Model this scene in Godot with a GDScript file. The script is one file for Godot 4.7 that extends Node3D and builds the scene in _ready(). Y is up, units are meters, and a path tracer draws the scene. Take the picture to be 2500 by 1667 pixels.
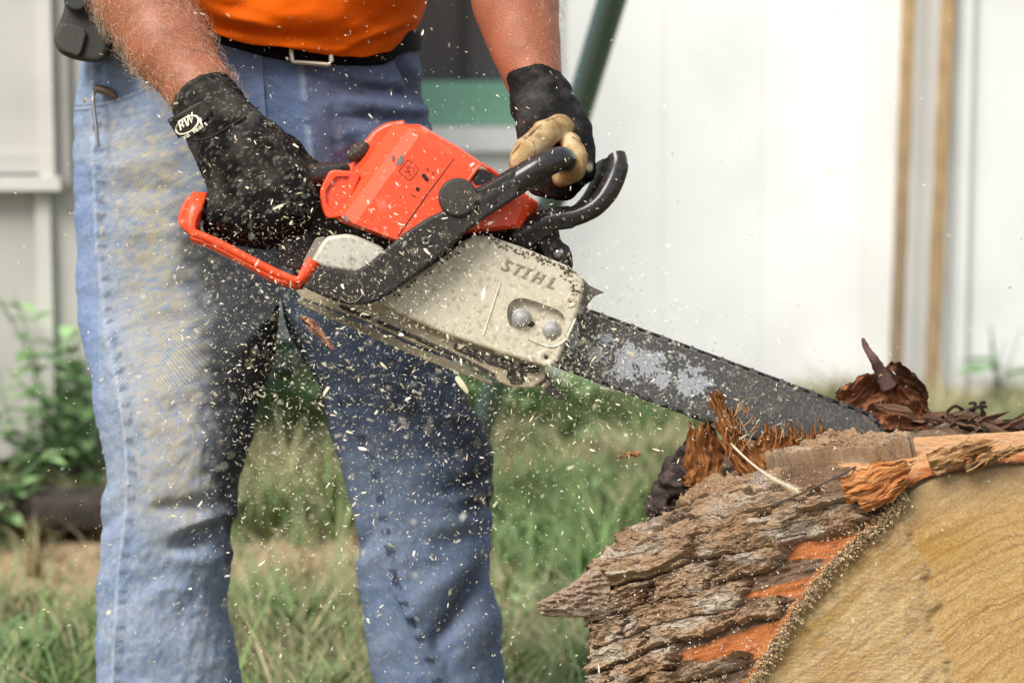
extends Node3D
# A man in jeans and an orange shirt cuts a log with a chainsaw in front of a white wall.

const FPX := 5500.0                       # focal length in pixels of the 2500 px wide photograph
const PITCH := 7.0
var EYE := Vector3(0, 1.06, 2.6)
var RT := Vector3(1, 0, 0)
var UP := Vector3(0, cos(deg_to_rad(PITCH)), -sin(deg_to_rad(PITCH)))
var FW := Vector3(0, -sin(deg_to_rad(PITCH)), -cos(deg_to_rad(PITCH)))
var rng := RandomNumberGenerator.new()
var nz := FastNoiseLite.new()             # smooth noise
var nf := FastNoiseLite.new()             # fractal noise
var nr := FastNoiseLite.new()             # ridged noise

# ------------------------------------------------------------------ places
func at(px: float, py: float, d: float) -> Vector3:
	return EYE + RT * ((px - 1250.0) / FPX * d) + UP * ((833.5 - py) / FPX * d) + FW * d

func a3(v: Vector3) -> Vector3:
	return at(v.x, v.y, v.z)

func on_z(px: float, py: float, z: float) -> Vector3:      # where the sight line meets a vertical plane
	var r = at(px, py, 1.0) - EYE
	return EYE + r * ((z - EYE.z) / r.z)

func on_ground(px: float, py: float) -> Vector3:
	var r = at(px, py, 1.0) - EYE
	return EYE + r * (-EYE.y / r.y)

func mpx(d: float) -> float:              # metres per pixel at a depth
	return d / FPX

func lut(tab: Array, y: float) -> float:  # piecewise smooth table of [y, x]
	if y <= tab[0][0]:
		return tab[0][1]
	for i in range(1, tab.size()):
		if y <= tab[i][0]:
			var f = (y - tab[i - 1][0]) / (tab[i][0] - tab[i - 1][0])
			var p0 = tab[maxi(i - 2, 0)][1]
			var p3 = tab[mini(i + 1, tab.size() - 1)][1]
			return cubic_interpolate(tab[i - 1][1], tab[i][1], p0, p3, f)
	return tab[-1][1]

func ss(a: float, b: float, x: float) -> float:
	var t = clampf((x - a) / (b - a), 0.0, 1.0)
	return t * t * (3.0 - 2.0 * t)

func lc(r: float, g: float, b: float) -> Color:
	return Color(r, g, b)

func mixc(a: Color, b: Color, t: float) -> Color:
	return a.lerp(b, clampf(t, 0.0, 1.0))

# ------------------------------------------------------------------ mesh builder
class MB:
	var v := PackedVector3Array()
	var n := PackedVector3Array()
	var c := PackedColorArray()
	var uv := PackedVector2Array()
	var ix := PackedInt32Array()
	func add(p: Vector3, nn: Vector3, col: Color, t := Vector2.ZERO) -> int:
		v.append(p); n.append(nn); c.append(col); uv.append(t)
		return v.size() - 1
	func tri(a: int, b: int, d: int) -> void:
		ix.append(a); ix.append(b); ix.append(d)
	func quad(a: int, b: int, d: int, e: int) -> void:
		tri(a, b, d); tri(a, d, e)

func grid(mb: MB, nu: int, nv: int, pos: Callable, colf: Callable, wrap := false, flip := false, uvs := Vector2.ONE) -> void:
	# nu x nv points; pos(i, j) and colf(i, j, p); the normals come from the neighbours
	var base = mb.v.size()
	var P := PackedVector3Array()
	P.resize(nu * nv)
	for j in nv:
		for i in nu:
			P[j * nu + i] = pos.call(i, j)
	for j in nv:
		for i in nu:
			var i0 = i - 1
			var i1 = i + 1
			if wrap:
				i0 = (i0 + nu) % nu
				i1 = i1 % nu
			else:
				i0 = maxi(i0, 0); i1 = mini(i1, nu - 1)
			var j0 = maxi(j - 1, 0)
			var j1 = mini(j + 1, nv - 1)
			var nn = (P[j * nu + i1] - P[j * nu + i0]).cross(P[j1 * nu + i] - P[j0 * nu + i]).normalized()
			if flip:
				nn = -nn
			mb.add(P[j * nu + i], nn, colf.call(i, j, P[j * nu + i]), Vector2(float(i) / nu, float(j) / nv) * uvs)
	for j in nv - 1:
		for i in (nu if wrap else nu - 1):
			var k = (i + 1) % nu
			mb.quad(base + j * nu + i, base + j * nu + k, base + (j + 1) * nu + k, base + (j + 1) * nu + i)

func spath(pts: Array, per: int) -> Array:                 # Catmull-Rom through Vector3s (or px, py, depth)
	var o = []
	for i in pts.size() - 1:
		var p0 = pts[maxi(i - 1, 0)]
		var p3 = pts[mini(i + 2, pts.size() - 1)]
		for k in per:
			o.append(pts[i].cubic_interpolate(pts[i + 1], p0, p3, float(k) / per))
	o.append(pts[-1])
	return o

func tube(mb: MB, pts: Array, rad: Array, sides: int, col: Color, wide := 1.0, wide_dir := Vector3.ZERO, caps := true) -> void:
	# a swept round (or, with wide, oval) section; rad has one entry per point or a single one
	var n = pts.size()
	var nrm := Vector3.ZERO
	var base = mb.v.size()
	for k in n:
		var t = (pts[mini(k + 1, n - 1)] - pts[maxi(k - 1, 0)]).normalized()
		if wide_dir != Vector3.ZERO:
			nrm = (wide_dir - t * wide_dir.dot(t)).normalized()
		elif k == 0:
			var h = Vector3.UP if absf(t.y) < 0.9 else Vector3.RIGHT
			nrm = t.cross(h).normalized()
		else:
			nrm = (nrm - t * nrm.dot(t)).normalized()
		var bi = t.cross(nrm)
		var r = rad[mini(k, rad.size() - 1)]
		for s in sides:
			var a = TAU * s / sides
			var nn = (nrm * cos(a) / wide + bi * sin(a)).normalized()
			mb.add(pts[k] + nrm * (cos(a) * r * wide) + bi * (sin(a) * r), nn, col, Vector2(float(s) / sides, float(k) / n))
	for k in n - 1:
		for s in sides:
			var s2 = (s + 1) % sides
			mb.quad(base + k * sides + s, base + k * sides + s2, base + (k + 1) * sides + s2, base + (k + 1) * sides + s)
	if caps:
		for e in [0, n - 1]:
			var t = (pts[1] - pts[0]).normalized() * -1.0 if e == 0 else (pts[n - 1] - pts[n - 2]).normalized()
			var r = rad[mini(e, rad.size() - 1)]
			var prev = base + e * sides
			var ringb = mb.v.size()
			for s in sides:
				mb.add(mb.v[prev + s].lerp(pts[e], 0.3) + t * (r * 0.22), (t + mb.n[prev + s]).normalized(), col)
			var cc = mb.add(pts[e] + t * (r * 0.3), t, col)
			for s in sides:
				var s2 = (s + 1) % sides
				mb.quad(prev + s, prev + s2, ringb + s2, ringb + s)
				mb.tri(ringb + s, ringb + s2, cc)

func rpoly(pts: Array, rad: float, seg := 4) -> PackedVector2Array:   # a polygon with rounded corners
	var o := PackedVector2Array()
	var n = pts.size()
	for i in n:
		var p = pts[i]
		var a = pts[(i + n - 1) % n] - p
		var b = pts[(i + 1) % n] - p
		var r = minf(rad, minf(a.length(), b.length()) * 0.45)
		var p0 = p + a.normalized() * r
		var p1 = p + b.normalized() * r
		for k in seg + 1:
			var t = float(k) / seg
			o.append(p0.lerp(p, t).lerp(p.lerp(p1, t), t))
	return o

func circ(x: float, y: float, r: float, seg := 28, ry := -1.0, ang := 0.0) -> PackedVector2Array:
	var o := PackedVector2Array()
	for k in seg:
		var a = TAU * k / seg
		o.append(Vector2(x, y) + Vector2(cos(a) * r, sin(a) * (r if ry < 0.0 else ry)).rotated(ang))
	return o

func ring_normals(poly: PackedVector2Array) -> PackedVector2Array:
	var o := PackedVector2Array()
	var n = poly.size()
	var area := 0.0
	for i in n:
		area += poly[i].cross(poly[(i + 1) % n])
	var s = signf(area)
	for i in n:
		var a = poly[i] - poly[(i + n - 1) % n]
		var b = poly[(i + 1) % n] - poly[i]
		var na = Vector2(a.y, -a.x).normalized()
		var nb = Vector2(b.y, -b.x).normalized()
		var m = (na + nb).normalized()
		o.append(m * s)
	return o

func cap(mb: MB, poly: PackedVector2Array, df: Callable, col: Color, front := true, holes: Array = []) -> void:
	var pieces: Array = [poly]
	for h in holes:                        # halves on either side of the hole, each a plain outline
		var hp: PackedVector2Array = h
		var cx := 0.0
		for p in hp:
			cx += p.x / hp.size()
		var o = []
		for pc in pieces:
			for sd in [-1, 1]:
				var e = cx + sd * 4000.0
				for half in Geometry2D.intersect_polygons(pc, PackedVector2Array([Vector2(cx, -4000), Vector2(e, -4000), Vector2(e, 6000), Vector2(cx, 6000)])):
					o.append_array(Geometry2D.clip_polygons(half, hp))
		pieces = o
	for pc in pieces:
		cap_piece(mb, pc, df, col, front)

func cap_piece(mb: MB, q: PackedVector2Array, df: Callable, col: Color, front: bool) -> void:
	var t = Geometry2D.triangulate_polygon(q)
	if t.is_empty():                       # an inset that crosses itself: clean it first
		for c in Geometry2D.merge_polygons(q, PackedVector2Array()):
			var t2 = Geometry2D.triangulate_polygon(c)
			if not t2.is_empty() and not Geometry2D.is_polygon_clockwise(c):
				cap_piece(mb, c, df, col, front)
		return
	var nn = -FW if front else FW
	var b = mb.v.size()
	for p in q:
		mb.add(at(p.x, p.y, df.call(p)), nn, col, p * 0.01)
	for k in range(0, t.size(), 3):
		mb.tri(b + t[k], b + t[k + 1], b + t[k + 2])

func prism(mb: MB, poly: PackedVector2Array, d0: float, d1: float, bevel: float, col: Color, holes: Array = [], hole_deep := 0.0, back := true) -> void:
	# an outline in photo pixels given its real thickness, from depth d0 to d1, its front edge rounded
	var n = poly.size()
	var N = ring_normals(poly)
	var bm = bevel * mpx(d0)
	var B = 4 if bevel > 0.0 else 0
	var base = mb.v.size()
	var inner := PackedVector2Array()
	for i in n:
		inner.append(poly[i] - N[i] * bevel)
	for k in B + 1:
		var a = PI / 2 * k / maxf(B, 1) if B else PI / 2
		for i in n:
			var p = poly[i] - N[i] * bevel * (1.0 - sin(a))
			var nn = (RT * N[i].x - UP * N[i].y) * sin(a) - FW * cos(a)
			mb.add(at(p.x, p.y, d0 + bm * (1.0 - cos(a))), nn.normalized(), col, p * 0.01)
	var rows = B + 1
	for i in n:
		var nn = RT * N[i].x - UP * N[i].y
		mb.add(at(poly[i].x, poly[i].y, d1), nn, col, poly[i] * 0.01)
	for k in rows:
		for i in n:
			var j = (i + 1) % n
			mb.quad(base + k * n + i, base + k * n + j, base + (k + 1) * n + j, base + (k + 1) * n + i)
	cap(mb, inner if B else poly, func(_p): return d0, col, true, holes)
	if back:
		cap(mb, poly, func(_p): return d1, col, false)
	for h in holes:
		var hp: PackedVector2Array = h
		var hn = ring_normals(hp)
		var hb = mb.v.size()
		for k in 2:
			for i in hp.size():
				mb.add(at(hp[i].x, hp[i].y, d0 + hole_deep * k), -(RT * hn[i].x - UP * hn[i].y), col)
		for i in hp.size():
			var j = (i + 1) % hp.size()
			mb.quad(hb + i, hb + j, hb + hp.size() + j, hb + hp.size() + i)
		cap(mb, hp, func(_p): return d0 + hole_deep, col, true)

func stack(mb: MB, levels: Array, col: Color) -> void:
	# facets between outlines of equal point count: levels of [points, depth]; flat shaded
	for l in levels.size() - 1:
		var A = levels[l][0]
		var Bq = levels[l + 1][0]
		var n = A.size()
		for i in n:
			var j = (i + 1) % n
			var q = [at(A[i].x, A[i].y, levels[l][1]), at(A[j].x, A[j].y, levels[l][1]), at(Bq[j].x, Bq[j].y, levels[l + 1][1]), at(Bq[i].x, Bq[i].y, levels[l + 1][1])]
			var nn = (q[2] - q[0]).cross(q[3] - q[1])
			if nn.length() < 1e-9:
				continue
			nn = nn.normalized()
			if nn.dot(-FW) < -0.02:
				nn = -nn
			var b = mb.v.size()
			for p in q:
				mb.add(p, nn, col)
			mb.quad(b, b + 1, b + 2, b + 3)
	var poly := PackedVector2Array()
	for p in levels[0][0]:
		if poly.is_empty() or poly[-1].distance_to(p) > 0.5:
			poly.append(p)
	cap(mb, poly, func(_p): return levels[0][1], col)

func lathe(mb: MB, o: Vector3, axis: Vector3, prof: Array, seg: int, col: Color, flute := 0.0, flutes := 0) -> void:
	# prof: [radius, height along axis] from the tip to the foot
	var x = axis.cross(Vector3.UP if absf(axis.y) < 0.9 else Vector3.RIGHT).normalized()
	var y = axis.cross(x).normalized()
	grid(mb, seg, prof.size(), func(i, j):
		var a = TAU * i / seg
		var r = prof[j][0] * (1.0 + (flute * signf(cos(a * flutes)) * minf(1.0, absf(cos(a * flutes)) * 2.0) if flutes else 0.0))
		return o + (x * cos(a) + y * sin(a)) * r + axis * prof[j][1],
		func(_i, _j, _p): return col, true)

func blob(mb: MB, c: Vector3, rx: float, ry: float, rd: float, amp: float, freq: float, col: Callable, nu := 60, nv := 40) -> void:
	grid(mb, nu, nv, func(i, j):
		var a = TAU * i / nu
		var b = PI * j / (nv - 1)
		var dir = Vector3(sin(b) * cos(a), cos(b), sin(b) * sin(a))
		var p = c + RT * dir.x * rx + UP * dir.y * ry + FW * dir.z * rd
		var k = nr.get_noise_3dv(p * freq) * 0.7 + nf.get_noise_3dv(p * freq * 2.3) * 0.5
		return p + (RT * dir.x + UP * dir.y + FW * dir.z) * amp * k,
		func(_i, _j, p): return col.call(p), true)

# ------------------------------------------------------------------ objects
func thing(called: String, label: String, category: String, base: Vector3, group := "") -> Node3D:
	var o := Node3D.new()
	o.name = called
	o.position = base
	add_child(o, true)
	meta(o, label, category, group)
	return o

func meta(o: Node, label: String, category: String, group := "", kind := "") -> void:
	if label: o.set_meta("label", label)
	if category: o.set_meta("category", category)
	if group: o.set_meta("group", group)
	if kind: o.set_meta("kind", kind)

func origin(p: Node) -> Vector3:
	while p != self and p.get_parent() != self:
		p = p.get_parent()
	return Vector3.ZERO if p == self else p.position

func mesh_of(mb: MB, off: Vector3, m: Material) -> ArrayMesh:
	for k in range(0, mb.ix.size(), 3):    # front faces run clockwise as seen from outside
		var a = mb.ix[k]
		var b = mb.ix[k + 1]
		var d = mb.ix[k + 2]
		if (mb.v[b] - mb.v[a]).cross(mb.v[d] - mb.v[a]).dot(mb.n[a] + mb.n[b] + mb.n[d]) > 0.0:
			mb.ix[k + 1] = d
			mb.ix[k + 2] = b
	for i in mb.n.size():
		if mb.n[i].length_squared() < 0.5:
			mb.n[i] = Vector3.UP
	var vv = mb.v
	if off != Vector3.ZERO:
		vv = PackedVector3Array()
		vv.resize(mb.v.size())
		for i in mb.v.size():
			vv[i] = mb.v[i] - off
	var arr = []
	arr.resize(Mesh.ARRAY_MAX)
	arr[Mesh.ARRAY_VERTEX] = vv
	arr[Mesh.ARRAY_NORMAL] = mb.n
	arr[Mesh.ARRAY_COLOR] = mb.c
	arr[Mesh.ARRAY_TEX_UV] = mb.uv
	arr[Mesh.ARRAY_INDEX] = mb.ix
	var am := ArrayMesh.new()
	am.add_surface_from_arrays(Mesh.PRIMITIVE_TRIANGLES, arr)
	am.surface_set_material(0, m)
	return am

func obj(mb: MB, called: String, m: Material, parent: Node = null, base := Vector3.INF) -> MeshInstance3D:
	var o := MeshInstance3D.new()
	o.name = called
	var p: Node = parent if parent else self
	var off = origin(p)
	if parent == null:
		if base == Vector3.INF:
			var bb = AABB(mb.v[0], Vector3.ZERO)
			for q in mb.v:
				bb = bb.expand(q)
			base = Vector3(bb.get_center().x, bb.position.y, bb.get_center().z)
		off = base
		o.position = base
	o.mesh = mesh_of(mb, off, m)
	p.add_child(o, true)
	return o

func box(mb: MB, lo: Vector3, hi: Vector3, col: Color) -> void:
	for ax in 3:
		for s in [0, 1]:
			var nn := Vector3.ZERO
			nn[ax] = 1.0 if s else -1.0
			var b = mb.v.size()
			var u = (ax + 1) % 3
			var w = (ax + 2) % 3
			for k in [[0, 0], [1, 0], [1, 1], [0, 1]]:
				var p := Vector3.ZERO
				p[ax] = hi[ax] if s else lo[ax]
				p[u] = hi[u] if k[0] else lo[u]
				p[w] = hi[w] if k[1] else lo[w]
				mb.add(p, nn, col, Vector2(k[0], k[1]))
			mb.quad(b, b + 1, b + 2, b + 3)

# ------------------------------------------------------------------ a body as one smooth skin
# bones: [a, b, radius a, radius b, colour]; joined with a smooth minimum, meshed with surface nets
func bone_d(p: Vector3, bn: Array) -> float:
	var ab: Vector3 = bn[1] - bn[0]
	var l2 = ab.length_squared()
	var t = clampf((p - bn[0]).dot(ab) / l2, 0.0, 1.0) if l2 > 0.0 else 0.0
	return p.distance_to(bn[0] + ab * t) - lerpf(bn[2], bn[3], t)

func skin(mb: MB, bones: Array, cell: float, k: float, clips: Array, colf: Callable, disp: Callable) -> void:
	var bb = AABB(bones[0][0], Vector3.ZERO)
	var pad = k * 4.0 + cell * 2.0
	for bn in bones:
		var r = maxf(bn[2], bn[3]) + pad
		for e in 2:
			bb = bb.expand(bn[e] + Vector3.ONE * r)
			bb = bb.expand(bn[e] - Vector3.ONE * r)
	var lo = bb.position
	var nx = int(bb.size.x / cell) + 2
	var ny = int(bb.size.y / cell) + 2
	var nzz = int(bb.size.z / cell) + 2
	var S := PackedFloat32Array()
	S.resize(nx * ny * nzz)
	for bn in bones:
		var ba: Vector3 = bn[0]
		var ab: Vector3 = bn[1] - ba
		var l2 = maxf(ab.length_squared(), 1e-9)
		var r = maxf(bn[2], bn[3]) + pad
		var mn = ((ba.min(bn[1]) - Vector3.ONE * r) - lo) / cell
		var mx = ((ba.max(bn[1]) + Vector3.ONE * r) - lo) / cell
		var ra: float = bn[2]
		var rb: float = bn[3]
		for z in range(maxi(int(mn.z), 0), mini(int(mx.z) + 1, nzz)):
			for y in range(maxi(int(mn.y), 0), mini(int(mx.y) + 1, ny)):
				var row = (z * ny + y) * nx
				for x in range(maxi(int(mn.x), 0), mini(int(mx.x) + 1, nx)):
					var q = lo + Vector3(x, y, z) * cell - ba
					var t = clampf(q.dot(ab) / l2, 0.0, 1.0)
					var d = (q - ab * t).length() - ra - (rb - ra) * t
					if d < pad:
						S[row + x] += exp(-d / k)
	for i in S.size():
		S[i] = -k * log(S[i]) if S[i] > 1e-12 else 1.0
	for cl in clips:
		for z in nzz:
			for y in ny:
				for x in nx:
					var i = (z * ny + y) * nx + x
					if S[i] < 0.5:
						var q = lo + Vector3(x, y, z) * cell
						if cl[2] < 0.0 or q.distance_to(cl[0]) < cl[2]:
							S[i] = maxf(S[i], (q - cl[0]).dot(cl[1]))
	var id := PackedInt32Array()
	id.resize(S.size())
	id.fill(-1)
	var base = mb.v.size()
	var offs = [0, 1, nx, nx + 1, nx * ny, nx * ny + 1, nx * ny + nx, nx * ny + nx + 1]
	var co = [Vector3(0, 0, 0), Vector3(1, 0, 0), Vector3(0, 1, 0), Vector3(1, 1, 0), Vector3(0, 0, 1), Vector3(1, 0, 1), Vector3(0, 1, 1), Vector3(1, 1, 1)]
	var edges = [[0, 1], [2, 3], [4, 5], [6, 7], [0, 2], [1, 3], [4, 6], [5, 7], [0, 4], [1, 5], [2, 6], [3, 7]]
	for z in nzz - 1:
		for y in ny - 1:
			for x in nx - 1:
				var i = (z * ny + y) * nx + x
				if S[i] > 3.0 * cell and S[i] < 0.99 or S[i] < -3.0 * cell:
					continue
				var m = 0
				for e in 8:
					if S[i + offs[e]] < 0.0:
						m += 1
				if m == 0 or m == 8:
					continue
				var sum := Vector3.ZERO
				var cnt = 0
				for e in edges:
					var fa = S[i + offs[e[0]]]
					var fb = S[i + offs[e[1]]]
					if (fa < 0.0) != (fb < 0.0):
						sum += co[e[0]].lerp(co[e[1]], fa / (fa - fb))
						cnt += 1
				id[i] = mb.v.size()
				mb.add(lo + (Vector3(x, y, z) + sum / cnt) * cell, Vector3.ZERO, Color.WHITE)
	for z in range(1, nzz - 1):
		for y in range(1, ny - 1):
			for x in range(1, nx - 1):
				var i = (z * ny + y) * nx + x
				var ins = S[i] < 0.0
				if ins != (S[i + 1] < 0.0):
					sq(mb, id, i, i - nx, i - nx - nx * ny, i - nx * ny)
				if ins != (S[i + nx] < 0.0):
					sq(mb, id, i, i - 1, i - 1 - nx * ny, i - nx * ny)
				if ins != (S[i + nx * ny] < 0.0):
					sq(mb, id, i, i - 1, i - 1 - nx, i - nx)
	for i in range(base, mb.v.size()):     # outward normals from the field
		var g := Vector3.ZERO
		var p = mb.v[i]
		var q = (p - lo) / cell
		var xi = clampi(int(q.x), 1, nx - 3)
		var yi = clampi(int(q.y), 1, ny - 3)
		var zi = clampi(int(q.z), 1, nzz - 3)
		var b0 = (zi * ny + yi) * nx + xi
		for e in 8:
			var w = 1.0
			var jx = b0 + offs[e]
			var f = q - Vector3(xi, yi, zi)
			w *= (f.x if co[e].x > 0.5 else 1.0 - f.x) * (f.y if co[e].y > 0.5 else 1.0 - f.y) * (f.z if co[e].z > 0.5 else 1.0 - f.z)
			g += Vector3(S[jx + 1] - S[jx - 1], S[jx + nx] - S[jx - nx], S[jx + nx * ny] - S[jx - nx * ny]) * w
		mb.n[i] = g.normalized()
	for i in range(base, mb.v.size()):
		mb.c[i] = colf.call(mb.v[i], mb.n[i])
		mb.uv[i] = Vector2(mb.v[i].x, mb.v[i].y)
	if disp.is_valid():
		for i in range(base, mb.v.size()):
			mb.v[i] += mb.n[i] * disp.call(mb.v[i])
		var acc := PackedVector3Array()
		acc.resize(mb.v.size())
		for t in range(0, mb.ix.size(), 3):
			var a = mb.ix[t]
			var b = mb.ix[t + 1]
			var d = mb.ix[t + 2]
			var fn = (mb.v[b] - mb.v[a]).cross(mb.v[d] - mb.v[a])
			if fn.dot(mb.n[a]) < 0.0:
				fn = -fn
			acc[a] += fn; acc[b] += fn; acc[d] += fn
		for i in range(base, mb.v.size()):
			if acc[i].length_squared() > 0.0:
				mb.n[i] = acc[i].normalized()

func sq(mb: MB, id: PackedInt32Array, a: int, b: int, d: int, e: int) -> void:
	if id[a] >= 0 and id[b] >= 0 and id[d] >= 0 and id[e] >= 0:
		mb.quad(id[a], id[b], id[d], id[e])

func chain_bones(out: Array, pts: Array, col := 0) -> void:   # pts of [px, py, depth, radius in px]
	for i in pts.size() - 1:
		var p = pts[i]
		var q = pts[i + 1]
		out.append([at(p[0], p[1], p[2]), at(q[0], q[1], q[2]), p[3] * mpx(p[2]), q[3] * mpx(q[2]), col])

# ------------------------------------------------------------------ materials
var T := {}
func noise_tex(seed_: int, freq: float, ramp: Array, octaves := 3, size := 512, type := FastNoiseLite.TYPE_SIMPLEX_SMOOTH) -> NoiseTexture2D:
	var f := FastNoiseLite.new()
	f.seed = seed_
	f.frequency = freq
	f.noise_type = type
	f.fractal_octaves = octaves
	var t := NoiseTexture2D.new()
	t.width = size
	t.height = size
	t.seamless = true
	t.noise = f
	var g := Gradient.new()
	g.offsets = PackedFloat32Array(ramp.map(func(r): return r[0]))
	g.colors = PackedColorArray(ramp.map(func(r): return r[1]))
	t.color_ramp = g
	return t

func gray(a: float) -> Color:
	return Color(a, a, a)

func std(col: Color, rough: float, opts := {}) -> StandardMaterial3D:
	var m := StandardMaterial3D.new()
	m.albedo_color = col.linear_to_srgb()
	m.roughness = rough
	m.vertex_color_use_as_albedo = opts.get("vc", true)
	m.metallic = opts.get("metal", 0.0)
	m.metallic_specular = opts.get("spec", 0.5)
	if opts.has("tex"):
		m.albedo_texture = T[opts.tex]
	if opts.has("tri"):
		m.uv1_triplanar = true
		m.uv1_world_triplanar = true
		m.uv1_scale = Vector3.ONE * opts.tri
	if opts.has("uv"):
		m.uv1_scale = Vector3.ONE * opts.uv
	if opts.has("bump"):
		m.heightmap_enabled = true
		m.heightmap_texture = T[opts.bump]
		m.heightmap_scale = opts.get("bs", 0.1)
	if opts.has("dust"):
		m.detail_enabled = true
		m.detail_blend_mode = BaseMaterial3D.BLEND_MODE_MIX
		m.detail_albedo = T[opts.dust]
	if opts.has("rtex"):
		m.roughness_texture = T[opts.rtex]
	if opts.has("back"):
		m.backlight_enabled = true
		m.backlight = opts.back
	return m

func textures() -> void:
	var dust = Color(0.60, 0.55, 0.45)
	var clear = Color(0.60, 0.55, 0.45, 0.0)
	T.grain = noise_tex(11, 0.08, [[0.0, gray(0.62)], [0.5, gray(0.86)], [1.0, gray(1.0)]], 4)
	T.cloth = noise_tex(12, 0.16, [[0.0, gray(0.55)], [0.5, gray(0.85)], [1.0, gray(1.0)]], 3)
	T.rough_h = noise_tex(13, 0.10, [[0.0, gray(0.0)], [1.0, gray(1.0)]], 4)
	T.fine_h = noise_tex(14, 0.22, [[0.0, gray(0.0)], [1.0, gray(1.0)]], 3)
	T.dust_light = noise_tex(15, 0.22, [[0.0, clear], [0.66, clear], [0.80, Color(0.60, 0.55, 0.45, 0.55)], [1.0, dust]], 3)
	T.dust_mid = noise_tex(16, 0.20, [[0.0, Color(0.5, 0.46, 0.4, 0.0)], [0.42, Color(0.5, 0.46, 0.4, 0.0)], [0.66, Color(0.55, 0.5, 0.42, 0.16)], [0.80, Color(0.6, 0.55, 0.45, 0.5)], [1.0, dust]], 4)
	T.dirt = noise_tex(17, 0.03, [[0.0, Color(0.42, 0.33, 0.2, 0.55)], [0.40, Color(0.4, 0.32, 0.2, 0.0)], [0.66, Color(0.35, 0.24, 0.14, 0.0)], [0.80, Color(0.33, 0.22, 0.13, 0.35)], [1.0, Color(0.22, 0.14, 0.09, 0.7)]], 6)
	T.wall = noise_tex(18, 0.01, [[0.0, gray(0.93)], [0.5, gray(0.98)], [1.0, gray(1.0)]], 4)
	T.scratch = noise_tex(19, 0.05, [[0.0, gray(0.35)], [0.5, gray(0.5)], [1.0, gray(0.75)]], 4)
	# twill weave of the denim: diagonal ribs broken up by slubs
	var W = 256
	var data := PackedByteArray()
	data.resize(W * W)
	var hd := PackedByteArray()
	hd.resize(W * W)
	for y in W:
		for x in W:
			var rib = 0.5 + 0.5 * sin(TAU * (x * 12.0 + y * 12.0) / W)
			var slub = rng.randf()
			data[y * W + x] = int(clampf(0.80 + 0.14 * rib + 0.24 * (slub - 0.5), 0.0, 1.0) * 255)
			hd[y * W + x] = int(clampf(0.75 * rib + 0.25 * slub, 0, 1) * 255)
	T.denim = ImageTexture.create_from_image(Image.create_from_data(W, W, false, Image.FORMAT_L8, data))
	T.denim_h = ImageTexture.create_from_image(Image.create_from_data(W, W, false, Image.FORMAT_L8, hd))


# ------------------------------------------------------------------ the scene
func _ready() -> void:
	var cam := Camera3D.new()
	cam.name = "camera"
	cam.position = EYE
	cam.rotation_degrees.x = -PITCH
	cam.fov = rad_to_deg(2.0 * atan(833.5 / FPX))
	cam.near = 0.05
	cam.far = 200.0
	var ca := CameraAttributesPhysical.new()
	ca.frustum_focal_length = 12.0 * FPX / 833.5
	ca.frustum_focus_distance = 2.47
	ca.exposure_aperture = 4.5
	cam.attributes = ca
	add_child(cam)
	cam.current = true
	var sm := ProceduralSkyMaterial.new()
	sm.sky_top_color = Color(0.86, 0.90, 0.96)
	sm.sky_horizon_color = Color(0.95, 0.96, 0.97)
	sm.sky_curve = 0.2
	sm.ground_bottom_color = Color(0.30, 0.32, 0.24)
	sm.ground_horizon_color = Color(0.55, 0.57, 0.50)
	sm.sky_energy_multiplier = 0.6
	var env := Environment.new()
	env.background_mode = Environment.BG_SKY
	env.sky = Sky.new()
	env.sky.sky_material = sm
	env.tonemap_mode = Environment.TONE_MAPPER_LINEAR
	env.tonemap_exposure = 3.3
	env.sdfgi_enabled = true
	env.ssao_enabled = true
	env.ssil_enabled = true
	var we := WorldEnvironment.new()
	we.name = "world_environment"
	we.environment = env
	add_child(we)
	var sun := DirectionalLight3D.new()
	sun.name = "sun"
	sun.light_energy = 0.5
	sun.light_color = Color(1.0, 0.98, 0.95)
	sun.light_angular_distance = 30.0
	sun.shadow_enabled = true
	add_child(sun)
	sun.look_at_from_position(Vector3(-1.5, 2.5, 1.7), Vector3.ZERO)
	rng.seed = 7
	nz.seed = 3
	nz.noise_type = FastNoiseLite.TYPE_SIMPLEX_SMOOTH
	nz.frequency = 1.0
	nz.fractal_type = FastNoiseLite.FRACTAL_NONE
	nf.seed = 5
	nf.noise_type = FastNoiseLite.TYPE_SIMPLEX_SMOOTH
	nf.frequency = 1.0
	nf.fractal_octaves = 4
	nr.seed = 9
	nr.noise_type = FastNoiseLite.TYPE_SIMPLEX_SMOOTH
	nr.frequency = 1.0
	nr.fractal_type = FastNoiseLite.FRACTAL_RIDGED
	nr.fractal_octaves = 4
	textures()
	ground()
	house()
	pole()
	stakes()
	ground_cover()
	weeds()
	person()
	pouch_and_knife()
	chainsaw()
	log_and_bark()
	flying_chips()

# ------------------------------------------------------------------ ground and background
func ground_col(p: Vector3) -> Color:
	var k = nf.get_noise_2d(p.x * 0.9, p.z * 0.9)
	var c = mixc(lc(0.15, 0.16, 0.07), lc(0.34, 0.27, 0.17), 0.5 + k * 1.5)
	# a bare tan patch left of the man
	c = mixc(c, lc(0.46, 0.33, 0.20), bare(p))
	return c

func bare(p: Vector3) -> float:
	var q = on_ground(60, 1385)
	return 1.0 - ss(0.55, 1.25, Vector2((p.x - q.x) * 0.8, (p.z - q.z) * 1.7).length() + nz.get_noise_2d(p.x * 3.0, p.z * 3.0) * 0.2)

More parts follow.
